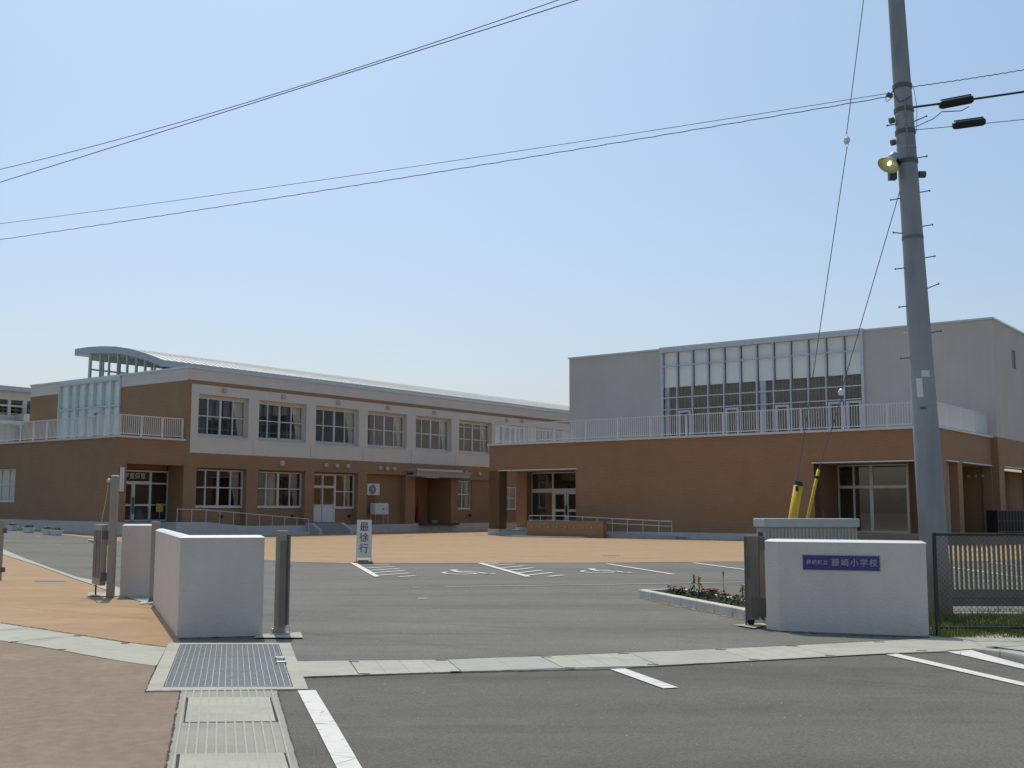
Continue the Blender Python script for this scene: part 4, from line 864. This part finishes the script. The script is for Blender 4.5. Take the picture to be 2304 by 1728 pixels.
# sliver of another leaf at the far left edge
x_, y_ = gp(-8,1306)
t = thing('gate_leaf', 'brown steel gate leaf cut off by the picture edge, with two dark hinges', 'gate', (x_, y_, 0), 0, 'gate leaves'); MB().box(-.5,.08,0,.06,.0,1.24).build('leaf_frame', M_TAUPE, t)
for z in (.22, 1.03): MB().box(.08,.15,-.01,.05,z-.05,z+.05).build('hinge', M_TAUPE2, t)
# ------------------------------------------------------------------ right gate wall with name plate
fl = Vector((3.35,14.31)); fr = Vector((4.99,13.70)); dw = (fr-fl).normalized(); nw = Vector((-dw.y, dw.x))
wr = thing('gate_wall', 'grey rendered gate wall carrying the blue school name plate', 'wall', (0,0,0), 0, 'low grey gate walls')
def pl(e): return [fl+Vector((e*.3,e)), fr+dw*-e+nw*e, fr-dw*e+nw*(.22-e), fl+Vector((.06,.42-e)), fl+Vector((-.11+e,.23))]
MB().prism(pl(0), -.02, 1.095).build('rendered_wall', M_GWALL, wr); frustum([pl(-.006), pl(-.006), pl(.012), pl(.05)], [1.095, 1.101, 1.110, 1.128]).build('coping', M_GWALL2, wr)
Lw = (fr-fl).length; ang = math.atan2(dw.y, dw.x)
np_ = thing('name_plate', 'blue enamel name plate with silver Japanese lettering on the gate wall', 'name plate', (*(fl+dw*(Lw*.512-.135)-nw*.002), .850), ang)
MB().box(-.455,.455,-.012,.0,-.088,.088).build('plate', M_INDIGO, np_); MB().box(-.465,.465,-.006,.0,-.098,.098).build('plate_edge', M_GALV, np_)
def np_text(s, x, size): text(s, 'plate_lettering', M_SILVT, size, np_, Matrix.Translation((x, -.0135, .0)) @ Matrix.Rotation(pi/2, 4, 'X'), ext=.0015, bold=.0008)
for k, ch in enumerate('藤崎町立'): np_text(ch, -.385+.067*k, .060)
for k, ch in enumerate('藤崎小学校'): np_text(ch, -.065+.112*k, .098)
# gate machinery housing
hs = thing('gate_housing', 'grey ribbed metal gate housing standing behind the name plate wall', 'housing', (3.36, 15.02, 0), radians(5))
MB().box(-.03,1.27,-.05,.45,1.27,1.385).build('cover', mat('housing_cover', (.42,.42,.40), .5), hs, bevel=.01)
MB().box(.0,1.25,.0,.40,0,1.27).build('housing_body', mat('housing_body', (.37,.37,.33), .6), hs)
mb = MB()
for k in range(26): x = .02+k*.048; mb.box(x, x+.022, -.012, 0, .05, 1.26)
mb.build('rib_slat', mat('housing_rib', (.40,.40,.355), .6), hs)
MB().box(-.012,-.001,.13,.30,.05,1.20).build('slot_opening', M_DARK, hs)
# gate leaf parked at the housing
g = thing('gate_leaf', 'dark brown motorised gate leaf end parked at the ribbed housing', 'gate', (3.045, 14.83, 0), radians(-6), 'gate leaves')
MB().box(0,.17,0,.12,.08,1.16).build('leaf_frame', mat('taupe_mid', (.20,.175,.145), .5, spec=.5), g, bevel=.006); MB().tube([(-.005,-.01,0),(-.005,-.01,1.16)], .012, 6).build('guide_rod', M_TAUPE2, g)
MB().box(.171,.26,.01,.11,.98,1.15).build('top_arm', M_TAUPE2, g); MB().box(.07,.262,-.012,-.0,.12,.36).build('motor_box', M_TAUPE2, g, bevel=.01)
mb = MB()
for x in (.19,.215,.24): mb.box(x,x+.012,.02,.09,.36,.98)
mb.build('leaf_slat', M_TAUPE, g); MB().box(.03,.06,-.012,0,.62,.90).build('leaf_handle', M_TAUPE2, g); MB().box(.03,.07,-.01,0,1.04,1.12).build('warning_sticker', mat('sticker', (.42,.2,.04), .6), g)
MB().lathe([(0,-.015),(.05,-.015),(.05,.015),(0,.015)], (.06,.05,.06), (0,1,0), 14).build('roller', M_DARK, g)
# bar gate behind the pole
M_BGATE = mat('gate_brown', (.24, .20, .155), .5, .05, 4, spec=.5)
bgt = thing('bar_gate', 'brown sliding gate of upright bars parked behind the chain-link fence', 'gate', (4.75, 16.8, 0), 0)
mb = MB(); mb.box(0,7,-.03,.03,1.0,1.15); mb.box(0,7,-.03,.03,.10,.345); mb.box(0,7,-.045,-.03,.22,.235); mb.build('gate_rail', M_BGATE, bgt); mb = MB()
for k in range(99): x = .03+.0705*k; mb.box(x, x+.034, -.015, .015, .345, 1.0)
mb.build('bar_slat', M_BGATE, bgt)
for x in (.0, 7.0): MB().box(x-.04,x+.04,-.05,.05,0,1.15).build('gate_end', M_TAUPE2, bgt)
# ------------------------------------------------------------------ chain-link fence
fc = thing('chain_link_fence', 'low dark green chain-link fence beside the grey gate wall', 'fence', (5.11, 13.74, 0), 0)
mb = MB(); mb.tube([(0,0,1.21),(5,0,1.21)], .018, 8); fr_ = mb.build('top_tube', M_GREEN, fc); MB().tube([(0,0,.10),(5,0,.10)], .016, 8).build('bottom_tube', M_GREEN, fc)
for x in (0, 2.6, 5): MB().tube([(x,0,-.02),(x,0,1.23)], .026, 8).build('post', M_GREEN, fc)
mb = MB(); S = .062; z0, z1 = .11, 1.2; n = int(5/S)+20
for k in range(-20, n):
    for sg in (1, -1):
        x0 = k*S; x1 = x0+(z1-z0); za, zb = (z0, z1) if sg == 1 else (z1, z0)
        xa, xb = max(0, x0), min(5, x1)
        if xb <= xa: continue
        f0, f1 = (xa-x0)/(x1-x0), (xb-x0)/(x1-x0)
        mb.tube([(xa, .003*sg, za+(zb-za)*f0), (xb, .003*sg, za+(zb-za)*f1)], .0017, 4, caps=False)
mb.build('wire_mesh', M_GREEN, fc)
# turf behind and before the fence
sheet('turf', [(5.02,13.62),(5.6,13.42),(9,13.3),(12,13.3),(12,16.4),(4.7,16.4),(4.9,14.6)], .010, M_TURF)
mb = MB()
for k in range(15000):
    x = random.uniform(4.9, 9.6); y = random.uniform(13.45, 16.35)
    if x < 5.1+.12 and y < 13.95 and x < 5.06: continue
    if random.random() < .35 and sin(x*3.1)+cos(y*4.3) > .6: continue
    h = random.uniform(.03,.11)*(1.2+.8*sin(x*5+1)*cos(y*6)); e = random.uniform(0, 2*pi); wd = .007; l = random.uniform(-.03,.03)
    mb.poly([(x-wd*cos(e),y-wd*sin(e),.01),(x+wd*cos(e),y+wd*sin(e),.01),(x+l,y+l*.6,h)])
struct(mb.build('grass', M_GRASS), 'stuff')
tag(MB().box(-.5,.42,-.22,.22,0,.07).build('kerb_stone', M_CONC, loc=(6.75,16.25,0), bevel=.02), 'pale flat concrete slab lying in the grass under the bar gate', 'slab')
# ------------------------------------------------------------------ flower bed
bed = thing('flower_bed', 'triangular flower bed edged with grey concrete kerb blocks', 'flower bed', (0,0,0), 0)
Hk = .135
fA = Vector(gp(1437,1344.5)); fB = Vector(gp(1676,1394)); dirf = (fB-fA).normalized(); fB = fA+dirf*((fB-fA).length+.9); nf = Vector((-dirf.y, dirf.x))
if nf.x < 0: nf = -nf
k = 0; s = .0; Lf = (fB-fA).length
while s < Lf-.1:
    e = min(s+.598, Lf); q = [fA+dirf*s, fA+dirf*(e-.014), fA+dirf*(e-.014)+nf*.15, fA+dirf*s+nf*.15]; MB().prism(q, -.02, Hk).build('kerb_block', mat('kerb_concrete', (.62,.61,.54), .85, .08, 7, .4, extra=patchy((.78,.77,.74), 3.0, .5, .75)), bed, bevel=.014); s += .6
bA = Vector(gp(1442,1325,Hk)); bB = Vector(gp(1545,1323.5,Hk)); bC = Vector(gp(1672,1346.5,Hk)); bC = bB+(bC-bB)*1.35
for p, q in ((bA,bB),(bB,bC)):
    d_ = (q-p); Ln = d_.length; d_ = d_/Ln; n_ = Vector((d_.y, -d_.x)); s = 0
    while s < Ln-.1:
        e = min(s+.598, Ln); MB().prism([p+d_*s, p+d_*(e-.006), p+d_*(e-.006)+n_*.12, p+d_*s+n_*.12], -.02, Hk-.003).build('kerb_block', MATS['kerb_concrete'], bed, bevel=.012); s += .6
MB().prism([fA+nf*.10, fB+nf*.10, bC-Vector((.05,.05)), bB-Vector((.0,.08)), bA-Vector((0,.08))], 0, .095).build('soil', M_SOIL, bed)
def plant(px, py, h, spread, cols, label, nleaf=60, tall=False, name='flower_clump', nfl=9):
    "px,py: base point in the bed"
    x, y = gp(px, py, .095); t = thing(name, label, 'flower', (x, y, .095), random.uniform(0, 6), 'flowers in the kerbed bed'); lf = MB()
    for k in range(nleaf):
        a = random.uniform(0, 2*pi); r = spread*random.random()**.5; z = h*random.uniform(.05,.75)*(1-.4*r/spread); e = random.uniform(0, 2*pi); s_ = random.uniform(.012,.026); u_ = random.uniform(-.01,.03)
        c = (r*cos(a), r*sin(a), z); lf.poly([(c[0]-s_*cos(e),c[1]-s_*sin(e),c[2]),(c[0]+s_*.4*sin(e),c[1]-s_*.4*cos(e),c[2]+u_),(c[0]+s_*cos(e),c[1]+s_*sin(e),c[2]+.006),(c[0]-s_*.4*sin(e),c[1]+s_*.4*cos(e),c[2]-u_*.3)])
    for k in range(6): a = random.uniform(0, 2*pi); r = spread*.6*random.random(); lf.tube([(0,0,0),(r*cos(a)*.6,r*sin(a)*.6,h*.5),(r*cos(a),r*sin(a),h*.9)], .003, 4)
    lf.build('leaf', M_LEAF, t)
    for ci, c in enumerate(cols):
        fl_ = MB()
        for k in range(max(1, nfl//len(cols))):
            if tall: a = random.uniform(0, 2*pi); cc = (.022*cos(a)+ (ci-.5)*.01, .022*sin(a), h*random.uniform(.55,1.0)); rr = .016
            else: a = random.uniform(0, 2*pi); r = spread*.85*random.random()**.5; cc = (r*cos(a), r*sin(a), h*random.uniform(.7,1.02)); rr = random.uniform(.016,.023)
            ax = Vector((random.uniform(-.5,.5), random.uniform(-.5,.5), 1)).normalized(); e = ax.cross(Vector((1,0,0))).normalized(); g_ = ax.cross(e)
            for pt in range(5):
                b0 = 2*pi*pt/5; p0 = Vector(cc); p1 = p0+(e*cos(b0-.5)+g_*sin(b0-.5))*rr+ax*.004; p2 = p0+(e*cos(b0)+g_*sin(b0))*rr*1.35+ax*random.uniform(-.004,.008); p3 = p0+(e*cos(b0+.5)+g_*sin(b0+.5))*rr+ax*.004
                fl_.poly([p0, p1, p2, p3])
        fl_.build('petal', flower(*c), t)
    return t
RED = ('crimson', (.26,.015,.03)); PINK = ('pink', (.50,.15,.20)); ORG = ('scarlet', (.36,.035,.03)); YEL = ('golden', (.60,.42,.03)); PUR = ('purple', (.03,.012,.10)); TANG = ('tangerine', (.58,.13,.05)); YG = ('straw', (.50,.44,.10)); LP = ('pale', (.55,.33,.33))
def zf(x, y): return (1420+x*.12658, 1280+y*.12658)
for args in (((715,445),.14,.13,[RED],'crimson flower clump, first one in from the bed corner'),
             ((840,455),.10,.06,[PINK],'small pink flowers between the crimson clump and the dark sprig'),
             ((925,460),.14,.08,[PINK,PUR],'pink flower topped by a dark purple sprig'),
             ((1070,490),.20,.09,[YEL],'single golden daisy-like flower on dense green leaves'),
             ((1290,490),.14,.09,[LP],'pale pink flowers at the back of the bed'),
             ((1245,520),.10,.06,[PUR],'dark purple flower tucked beside the scarlet clump'),
             ((1360,560),.16,.15,[ORG],'largest scarlet flower clump in the middle of the bed'),
             ((1420,520),.15,.06,[PUR],'dark purple flowers rising behind the scarlet clump'),
             ((1500,480),.12,.06,[TANG,PUR],'small orange and purple flowers against the rear kerb'),
             ((1620,600),.15,.12,[RED,LP],'crimson and pale flowers below the staked plant'),
             ((1820,590),.12,.13,[TANG],'tangerine flowers near the gate leaf'),
             ((1760,640),.07,.14,[ORG],'low leafy clump near the front kerb with few scarlet flowers')):
    plant(*zf(*args[0]), args[1], args[2], args[3], args[4], nfl=3 if 'single' in args[4] else (4 if 'few' in args[4] else (26 if 'largest' in args[4] else 14)), nleaf=110)
plant(*zf(1125,440),.34,.05,[YG,TANG],'tall yellow snapdragon spike, the taller of the pair',tall=True,name='snapdragon',nfl=26,nleaf=50)
plant(*zf(1215,470),.32,.05,[YG,TANG],'yellow snapdragon spike beside the taller one',tall=True,name='snapdragon',nfl=22,nleaf=50)
plant(*zf(1985,640),.32,.10,[YG,YEL],'yellow snapdragon spikes partly hidden by the gate leaf',tall=True,name='snapdragon',nfl=30,nleaf=80)
t = plant(*zf(1645,520),.16,.10,[('bud',(.25,.4,.1))],'drooping green plant tied to a thin dark stake',name='staked_plant',nfl=3,nleaf=120); MB().tube([(0,0,0),(0,0,.40)], .004, 5).build('stake', M_DARK, t); MB().tube([(0,0,.34),(0,0,.42)], .010, 6).build('stake_cap', M_DARK, t)
# ragged dirt along edges, grit lying on the ground
def ragged(name, pts, wd, z, m, world=False, step=.035, side=0):
    mb = MB(); rr = random.Random(len(pts)*7+int(wd*1000))
    pp = [Vector(p) for p in pts] if world else [Vector(gp(*p)) for p in pts]
    for a, b in zip(pp[:-1], pp[1:]):
        L_ = (b-a).length; d_ = (b-a)/L_; n_ = Vector((-d_.y, d_.x)); k = max(2, int(L_/step)); prev = None
        for i in range(k+1):
            c_ = a+d_*(L_*i/k); h1 = wd*(rr.random()**2)*(1 if side >= 0 else .15); h2 = wd*(rr.random()**2)*(1 if side <= 0 else .15)
            if prev: mb.poly([(*prev[0], z), (*(c_-n_*h2), z), (*(c_+n_*h1), z), (*prev[1], z)])
            prev = (c_-n_*h2, c_+n_*h1)
    return struct(mb.build(name, m))
M_DIRT = mat('edge_dirt', (.075, .070, .055), .95, .3, 20); M_OCHRE = mat('dry_moss', (.30, .225, .11), .95, .25, 14)
ragged('edge_dirt', [(352,1501),(326.4,1560),(405.4,1557.5)], .014, .0195, M_DIRT); ragged('edge_dirt', [(405.4,1558),(373.8,1728),(352,1830)], .013, .0195, M_DIRT); ragged('edge_dirt', [(623.6,1558),(671.7,1728),(700,1830)], .009, .0195, M_DIRT)
ragged('edge_dirt', [(657,1491),(785,1489),(1006,1486.5),(1216,1479),(1415,1471),(1613,1462.5),(1781,1455),(2094,1438)], .016, .0165, M_DIRT)
ragged('edge_dirt', [(687,1526.5),(1040,1515),(1371,1507.5),(1590,1495.5)], .015, .0175, M_DIRT); ragged('edge_dirt', [(0,1403),(90,1416.5),(171.8,1429.5),(274.9,1446),(374.5,1458)], .03, .0145, M_DIRT)
ragged('edge_dirt', [(398.6,1437),(500,1434.5),(590,1432)], .05, .0075, M_DIRT); ragged('edge_dirt', [(1754,1421),(1890,1430),(2087,1434)], .05, .0075, M_DIRT)
ragged('moss_line', [fA-nf*.03, fA+dirf*.5-nf*.03, fB-nf*.05], .09, .0055, M_OCHRE, world=True, step=.06)
mb = MB(); rr = random.Random(3)
def stone(x, y, z, r):
    a = rr.uniform(0, 3); k = len(mb.v); hgt = r*rr.uniform(.5, 1)
    mb.v += [(x+r*cos(a+i*1.57), y+r*sin(a+i*1.57)*rr.uniform(.6,1), z) for i in range(4)]+[(x, y, z+hgt)]; mb.f += [(k,k+1,k+4),(k+1,k+2,k+4),(k+2,k+3,k+4),(k+3,k,k+4)]
for i in range(420): y = rr.uniform(8.2, 22); x = rr.uniform(-.45, .42)*y; stone(x, y, .006, rr.uniform(.004,.010))
for i in range(120): s_, t_ = rr.random(), 1-rr.random()**1.7*.7; a, b = lerp(IN[0], IN[1], s_), lerp(IN[3], IN[2], s_); q = lerp(a, b, t_); stone(q[0], q[1], .0215, rr.uniform(.004,.009))
struct(mb.build('gravel', mat('grit', (.62,.60,.54), .8, .3, 40)), 'stuff')
# ------------------------------------------------------------------ slow-down sign
x_, y_ = gp(818,1267.5)
sg = thing('drive_slowly_sign', 'white upright sign board with three dark red characters on a low stand', 'sign', (x_, y_, 0), 0)
MB().box(-.195,.205,-.015,.015,.16,1.19).build('board', M_SIGNW, sg, bevel=.004)
for s in (-.195,.205): MB().tube([(s,0,.05),(s,0,1.19)], .012, 6).build('leg', M_GALV, sg)
mb = MB(); mb.box(-.26,.26,-.12,.12,0,.06); mb.build('base', M_CONC3, sg, bevel=.01); MB().box(-.15,.13,-.06,.08,.06,.085).build('weight', M_DARK, sg)
for k, ch in enumerate('最徐行'): text(ch, 'sign_lettering', M_SIGNR, .27, sg, Matrix.Translation((.005,-.018,.985-.295*k)) @ Matrix.Rotation(pi/2, 4, 'X'), ext=.002, bold=.001)
# ------------------------------------------------------------------ utility pole, stays and cables
pole = thing('utility_pole', 'tall leaning concrete utility pole with step bolts and a lamp', 'utility pole', (0,0,0), 0)
PB = Vector((5.79,15.5,0)); PT = Vector((5.52,15.5,8.8)); PD = (PT-PB)/8.8
def pz(z): return PB+PD*z
MB().tube([pz(-.1), pz(2), pz(5), pz(8.8), pz(11.5)], [.190,.178,.145,.113,.095], 28).build('pole_shaft', M_POLE, pole, smooth=True)
def band(z, m=M_GALV, h=.03, gr=.006): p = MB(); r = .190-z*.0088+gr; p.lathe([(r-.02,-h/2),(r,-h/2),(r,h/2),(r-.02,h/2)], pz(z), PD, 24); return p.build('pole_band', m, pole, smooth=False)
for z in (7.50,7.15,6.83,6.40): band(z, M_WIRE, .06, .012)
for z in (2.66,2.97,3.28,3.40): band(z, M_GALV, .008, .004)
band(5.3, mat('pole_stain', (.2,.21,.22), .8), .05, .003); band(6.95, M_GALV, .01, .004); band(6.6, M_GALV, .01, .004)
def bolt(z, sgn, l=.13, up=.025):
    p = pz(z); r = .190-z*.0088; a = p+Vector((sgn*(r-.02), -.02, 0)); b = p+Vector((sgn*(r+l), -.03, up*1.0)); mb = MB(); mb.tube([a, b], .008, 6); mb.tube([b, b+Vector((sgn*.012,0,.002))], .015, 6); mb.build('step_bolt', M_WIRE, pole)
for z in (3.95,5.01,5.46,5.95,6.45): bolt(z, 1)
bolt(4.53+.04, 1, .15, .07); bolt(6.98, 1, .17, .08); bolt(3.60, -1, .13, -.01); bolt(4.87, -1, .13, -.02); bolt(5.36, -1, .13, .01); bolt(5.87, -1, .14, -.03); bolt(6.95, -1, .13, -.03); bolt(4.33, -1, .11, -.02)
pl_ = MB()
def plate(z0, z1, ang, wd, m, name):
    r = .190-(z0+z1)/2*.0088+.006; mb = MB(); n = 5; pts = []
    for i in range(n+1): a_ = ang+(i/n-.5)*wd/r; pts.append((sin(a_)*r, -cos(a_)*r))
    for (x0, y0), (x1, y1) in zip(pts[:-1], pts[1:]): p0, p1 = pz(z0), pz(z1); mb.poly([(p0.x+x0,p0.y+y0,z0),(p0.x+x1,p0.y+y1,z0),(p1.x+x1,p1.y+y1,z1),(p1.x+x0,p1.y+y0,z1)])
    return mb.build(name, m, pole)
plate(3.32,3.41,-.05,.115,M_SIGNW,'number_plate'); plate(3.04,3.30,-.62,.085,M_SIGNW,'number_plate'); plate(2.84,2.96,-.45,.115,mat('plate_worn', (.34,.36,.38), .7),'number_plate'); plate(2.93,2.95,-.45,.09,M_DARK,'plate_mark'); plate(2.87,2.91,-.45,.09,mat('plate_dark', (.12,.13,.15)),'plate_mark')
MB().tube([pz(7.3)+Vector((-.03,-.13,0)), pz(6.9)+Vector((-.03,-.135,0)), pz(6.45)+Vector((-.02,-.14,0))], .012, 6).build('cable_riser', M_TAUPE, pole)
for z, s in ((7.0,-1),(6.68,-1)): MB().lathe([(0,-.04),(.045,-.03),(.045,.03),(0,.04)], pz(z)+Vector((-.19,-.02,.0)), (1,0,.3), 10).build('cable_clamp', M_WIRE, pole)
MB().lathe([(0,-.05),(.05,-.04),(.05,.05),(0,.06)], pz(6.22)+Vector((.19,0,0)), (1,0,0), 10).build('cable_clamp', M_WIRE, pole)
lm = thing('street_lamp', 'small lit dish-shaped street lamp clamped to the utility pole', 'street lamp', (0,0,0), 0)
c = Vector((5.24,15.26,6.28)); ax = Vector((-.52,-.24,-.80)).normalized()
MB().lathe([(.03,-.11),(.07,-.095),(.11,-.05),(.148,.0),(.152,.010),(.146,.010),(.106,-.04),(.06,-.08),(.0,-.09)], c, ax, 28).build('reflector', M_REFL, lm, smooth=True)
MB().lathe([(0,-.22),(.055,-.21),(.065,-.16),(.06,-.10),(.03,-.08)], c, ax, 20).build('lamp_housing', M_GALV, lm, smooth=True)
MB().lathe([(0,-.07),(.02,-.06),(.03,-.03),(.02,-.005),(0,.0)], c, ax, 16).build('bulb', emit('bulb_glow', (.75,1.0,.55), 2.5), lm, smooth=True)
MB().tube([c-ax*.2, pz(6.36)+Vector((-.12,-.02,0)), pz(6.30)], .03, 8).build('lamp_arm', M_DARK, lm); MB().box(5.30,5.40,15.38,15.48,6.12,6.36).build('ballast_box', mat('box_green', (.03,.07,.06), .5), lm)
# stays
s1 = thing('guy_wire', 'longer stay wire with a round white insulator high above the yard', 'guy wire', (0,0,0), 0, 'stay wires of the pole')
A1 = Vector((3.72,16.0,0)); G1 = Vector((4.76,15.55,6.73)); T1_ = pz(11.0)
def on(a_, b_, z): t_ = (z-a_.z)/(b_.z-a_.z); return a_+(b_-a_)*t_
E1 = Vector((4.0,15.85,1.87))
MB().tube([A1, E1, G1-Vector((.0,0,.1))], .006, 6).build('stay_cable', M_WIRE, s1); MB().tube([G1+Vector((0,0,.1)), Vector((5.05,15.5,8.8)), T1_], .006, 6).build('stay_cable', M_WIRE, s1)
def insul(c_, t):
    MB().lathe([(0,-.05),(.03,-.045),(.045,-.015),(.045,.015),(.03,.045),(0,.05)], c_, (0.15,0,1), 14).build('insulator', M_PORC, t, smooth=True)
    for s in (1, -1): MB().tube([c_+Vector((-.035,0,0)), c_+Vector((0,0,.13*s)), c_+Vector((.035,0,0))], .004, 5).build('wire_loop', M_WIRE, t)
insul(G1, s1)
g1a, g1b = Vector((4.02,15.84,1.86)), Vector((3.80,15.92,.6))
def halfguard(p0, p1, r, t, nm='stay_guard'):
    d_ = (p1-p0).normalized(); MB().tube([p0, p1], r, 14).build(nm, M_YEL, t, smooth=True); MB().tube([p0-d_*.035, p0+d_*.02], [r*.9, r*1.06], 14).build('guard_cap', M_DARK, t)
halfguard(g1a, g1b, .062, s1); MB().box(g1a.x-.06,g1a.x-.02,g1a.y-.07,g1a.y-.055,1.76,1.83).build('guard_clip', M_DARK, s1)
s2 = thing('guy_wire', 'shorter stay wire starting at the lamp with a low white insulator', 'guy wire', (0,0,0), 0, 'stay wires of the pole')
T2 = pz(6.05)+Vector((-.11,0,0)); G2 = Vector((4.59,15.6,3.13)); E2 = Vector((4.27,15.7,2.06)); A2 = Vector((3.80,15.9,0))
MB().tube([T2, G2+Vector((.02,0,.08))], .006, 6).build('stay_cable', M_WIRE, s2); MB().tube([G2-Vector((0,0,.08)), E2, A2], .006, 6).build('stay_cable', M_WIRE, s2); insul(G2, s2)
MB().tube([E2, on(A2, E2, .5)], .022, 10).build('stay_guard', M_YEL, s2, smooth=True); e = on(A2, E2, 1.95); MB().tube([e+Vector((.004,0,.018)), e-Vector((.004,0,.018))], .024, 10).build('guard_ring', M_DARK, s2)
# overhead cables
def span(a_, b_, sag, r, name, label, n=24, wob=0.0, group='overhead cables crossing the sky'):
    a_ = Vector(a_); b_ = Vector(b_); pts = []
    for i in range(n+1): t_ = i/n; p = a_+(b_-a_)*t_; p.z -= sag*4*t_*(1-t_); p.z += wob*sin(i*2.1); pts.append(p)
    return tag(MB().tube(pts, r, 6).build(name, M_CABLE), label, 'cable', group)
att = pz(7.42)+Vector((-.13,0,0))
att2 = pz(7.38)+Vector((-.19,0,0))
far = Vector((-10.93,23.5,7.27)); dd_ = far-att; span(att2+Vector((.0,0,-.02)), att+dd_*1.35, .10, .0062, 'overhead_cable', 'thick twisted service cable running from the pole to the far edge', n=160, wob=.005)
far = Vector((-10.94,23.5,7.62)); dd_ = far-att; span(att2+Vector((0,0,.03)), att+dd_*1.35, .12, .0045, 'overhead_cable', 'thin pale messenger wire just above the thick service cable')
MB().lathe([(0,-.05),(.035,-.04),(.035,.04),(0,.05)], att2+Vector((.0,0,0)), (1,0,-.4), 10).build('cable_clamp', M_WIRE, pole); MB().tube([att2, pz(7.47)+Vector((-.1,0,0))], .01, 6).build('cable_clamp', M_WIRE, pole)
MB().tube([att2+Vector((-.06,0,-.02)), att2+Vector((-.04,0,-.10)), att2+Vector((.05,0,-.02))], .006, 5).build('drip_loop', M_CABLE, pole); MB().tube([att2+Vector((.05,-.05,-.02)), att2+Vector((.10,-.1,-.14)), pz(7.27)+Vector((.0,-.14,0)), pz(7.33)+Vector((.08,-.12,0))], .005, 5).build('drip_loop', M_CABLE, pole)
def far_pt(px, py, Y): d_ = ray(px, py); return Vector((d_.x*Y/d_.y, Y, EYE+d_.z*Y/d_.y))
for l, r_, sg_, rad, lb in (((0,381,23.6),(1256,0,15.6),.15,.0065,'upper wire of the close pair crossing the sky at a steep slant'), ((0,410,23.6),(1300,0,15.6),.012,.0075,'lower wire of the close pair crossing the sky at a steep slant')):
    a_, b_ = far_pt(*l), far_pt(*r_); pts = []
    for i in range(41):
        t_ = -.45+2.0*i/40; p = a_+(b_-a_)*t_; p.z -= sg_*4*t_*(1-t_); pts.append(p)
    tag(MB().tube(pts, rad, 6).build('overhead_wire', M_CABLE), lb, 'cable', 'overhead cables crossing the sky')
# cables leaving the pole to the right
Yr = 15.4
span(pz(7.5)+Vector((.11,0,0)), (9.6,14.6,7.95), .05, .006, 'overhead_cable', 'thin twisted cable leaving the pole top towards the edge', n=120, wob=.006)
span(pz(7.2)+Vector((.12,0,0)), (9.6,14.7,7.60), .03, .016, 'overhead_cable', 'thick black telephone cable carrying a splice box'); span(pz(6.87)+Vector((.13,0,0)), (9.6,14.9,7.15), .03, .005, 'overhead_cable', 'lowest thin cable carrying an oval splice box')
def closure(c_, d_, l, r, label):
    c_ = Vector(c_); d_ = Vector(d_).normalized(); p0 = c_-d_*l/2; mb = MB(); mb.tube([p0, p0+d_*l*.08, p0+d_*l*.92, p0+d_*l], [r*.7, r, r, r*.7], 12)
    if l > .4: mb.tube([p0+d_*l*.05+Vector((0,0,r*1.05)), p0+d_*l*.95+Vector((0,0,r*1.05))], r*.25, 8)
    return tag(mb.build('splice_box', M_DARK, smooth=False), label, 'splice box', 'cable splice boxes by the pole')
closure((6.27,15.38,7.235), (1,-.2,.14), .46, .062, 'larger black splice box hung on the thick telephone cable')
closure((6.43,15.36,6.915), (1,-.15,.10), .44, .058, 'smaller black oval splice box on the lowest cable')
MB().tube([pz(6.9)+Vector((.12,0,0)), Vector((5.95,15.4,7.0)), Vector((6.07,15.4,7.10)), Vector((6.2,15.38,7.10)), Vector((6.33,15.36,7.10)), Vector((6.44,15.35,7.16))], .007, 5).build('jumper_lead', M_CABLE, pole)
MB().tube([pz(7.5)+Vector((.16,0,0)), pz(7.2)+Vector((.19,0,0)), pz(6.85)+Vector((.16,0,0))], .004, 5).build('jumper_lead', M_CABLE, pole)
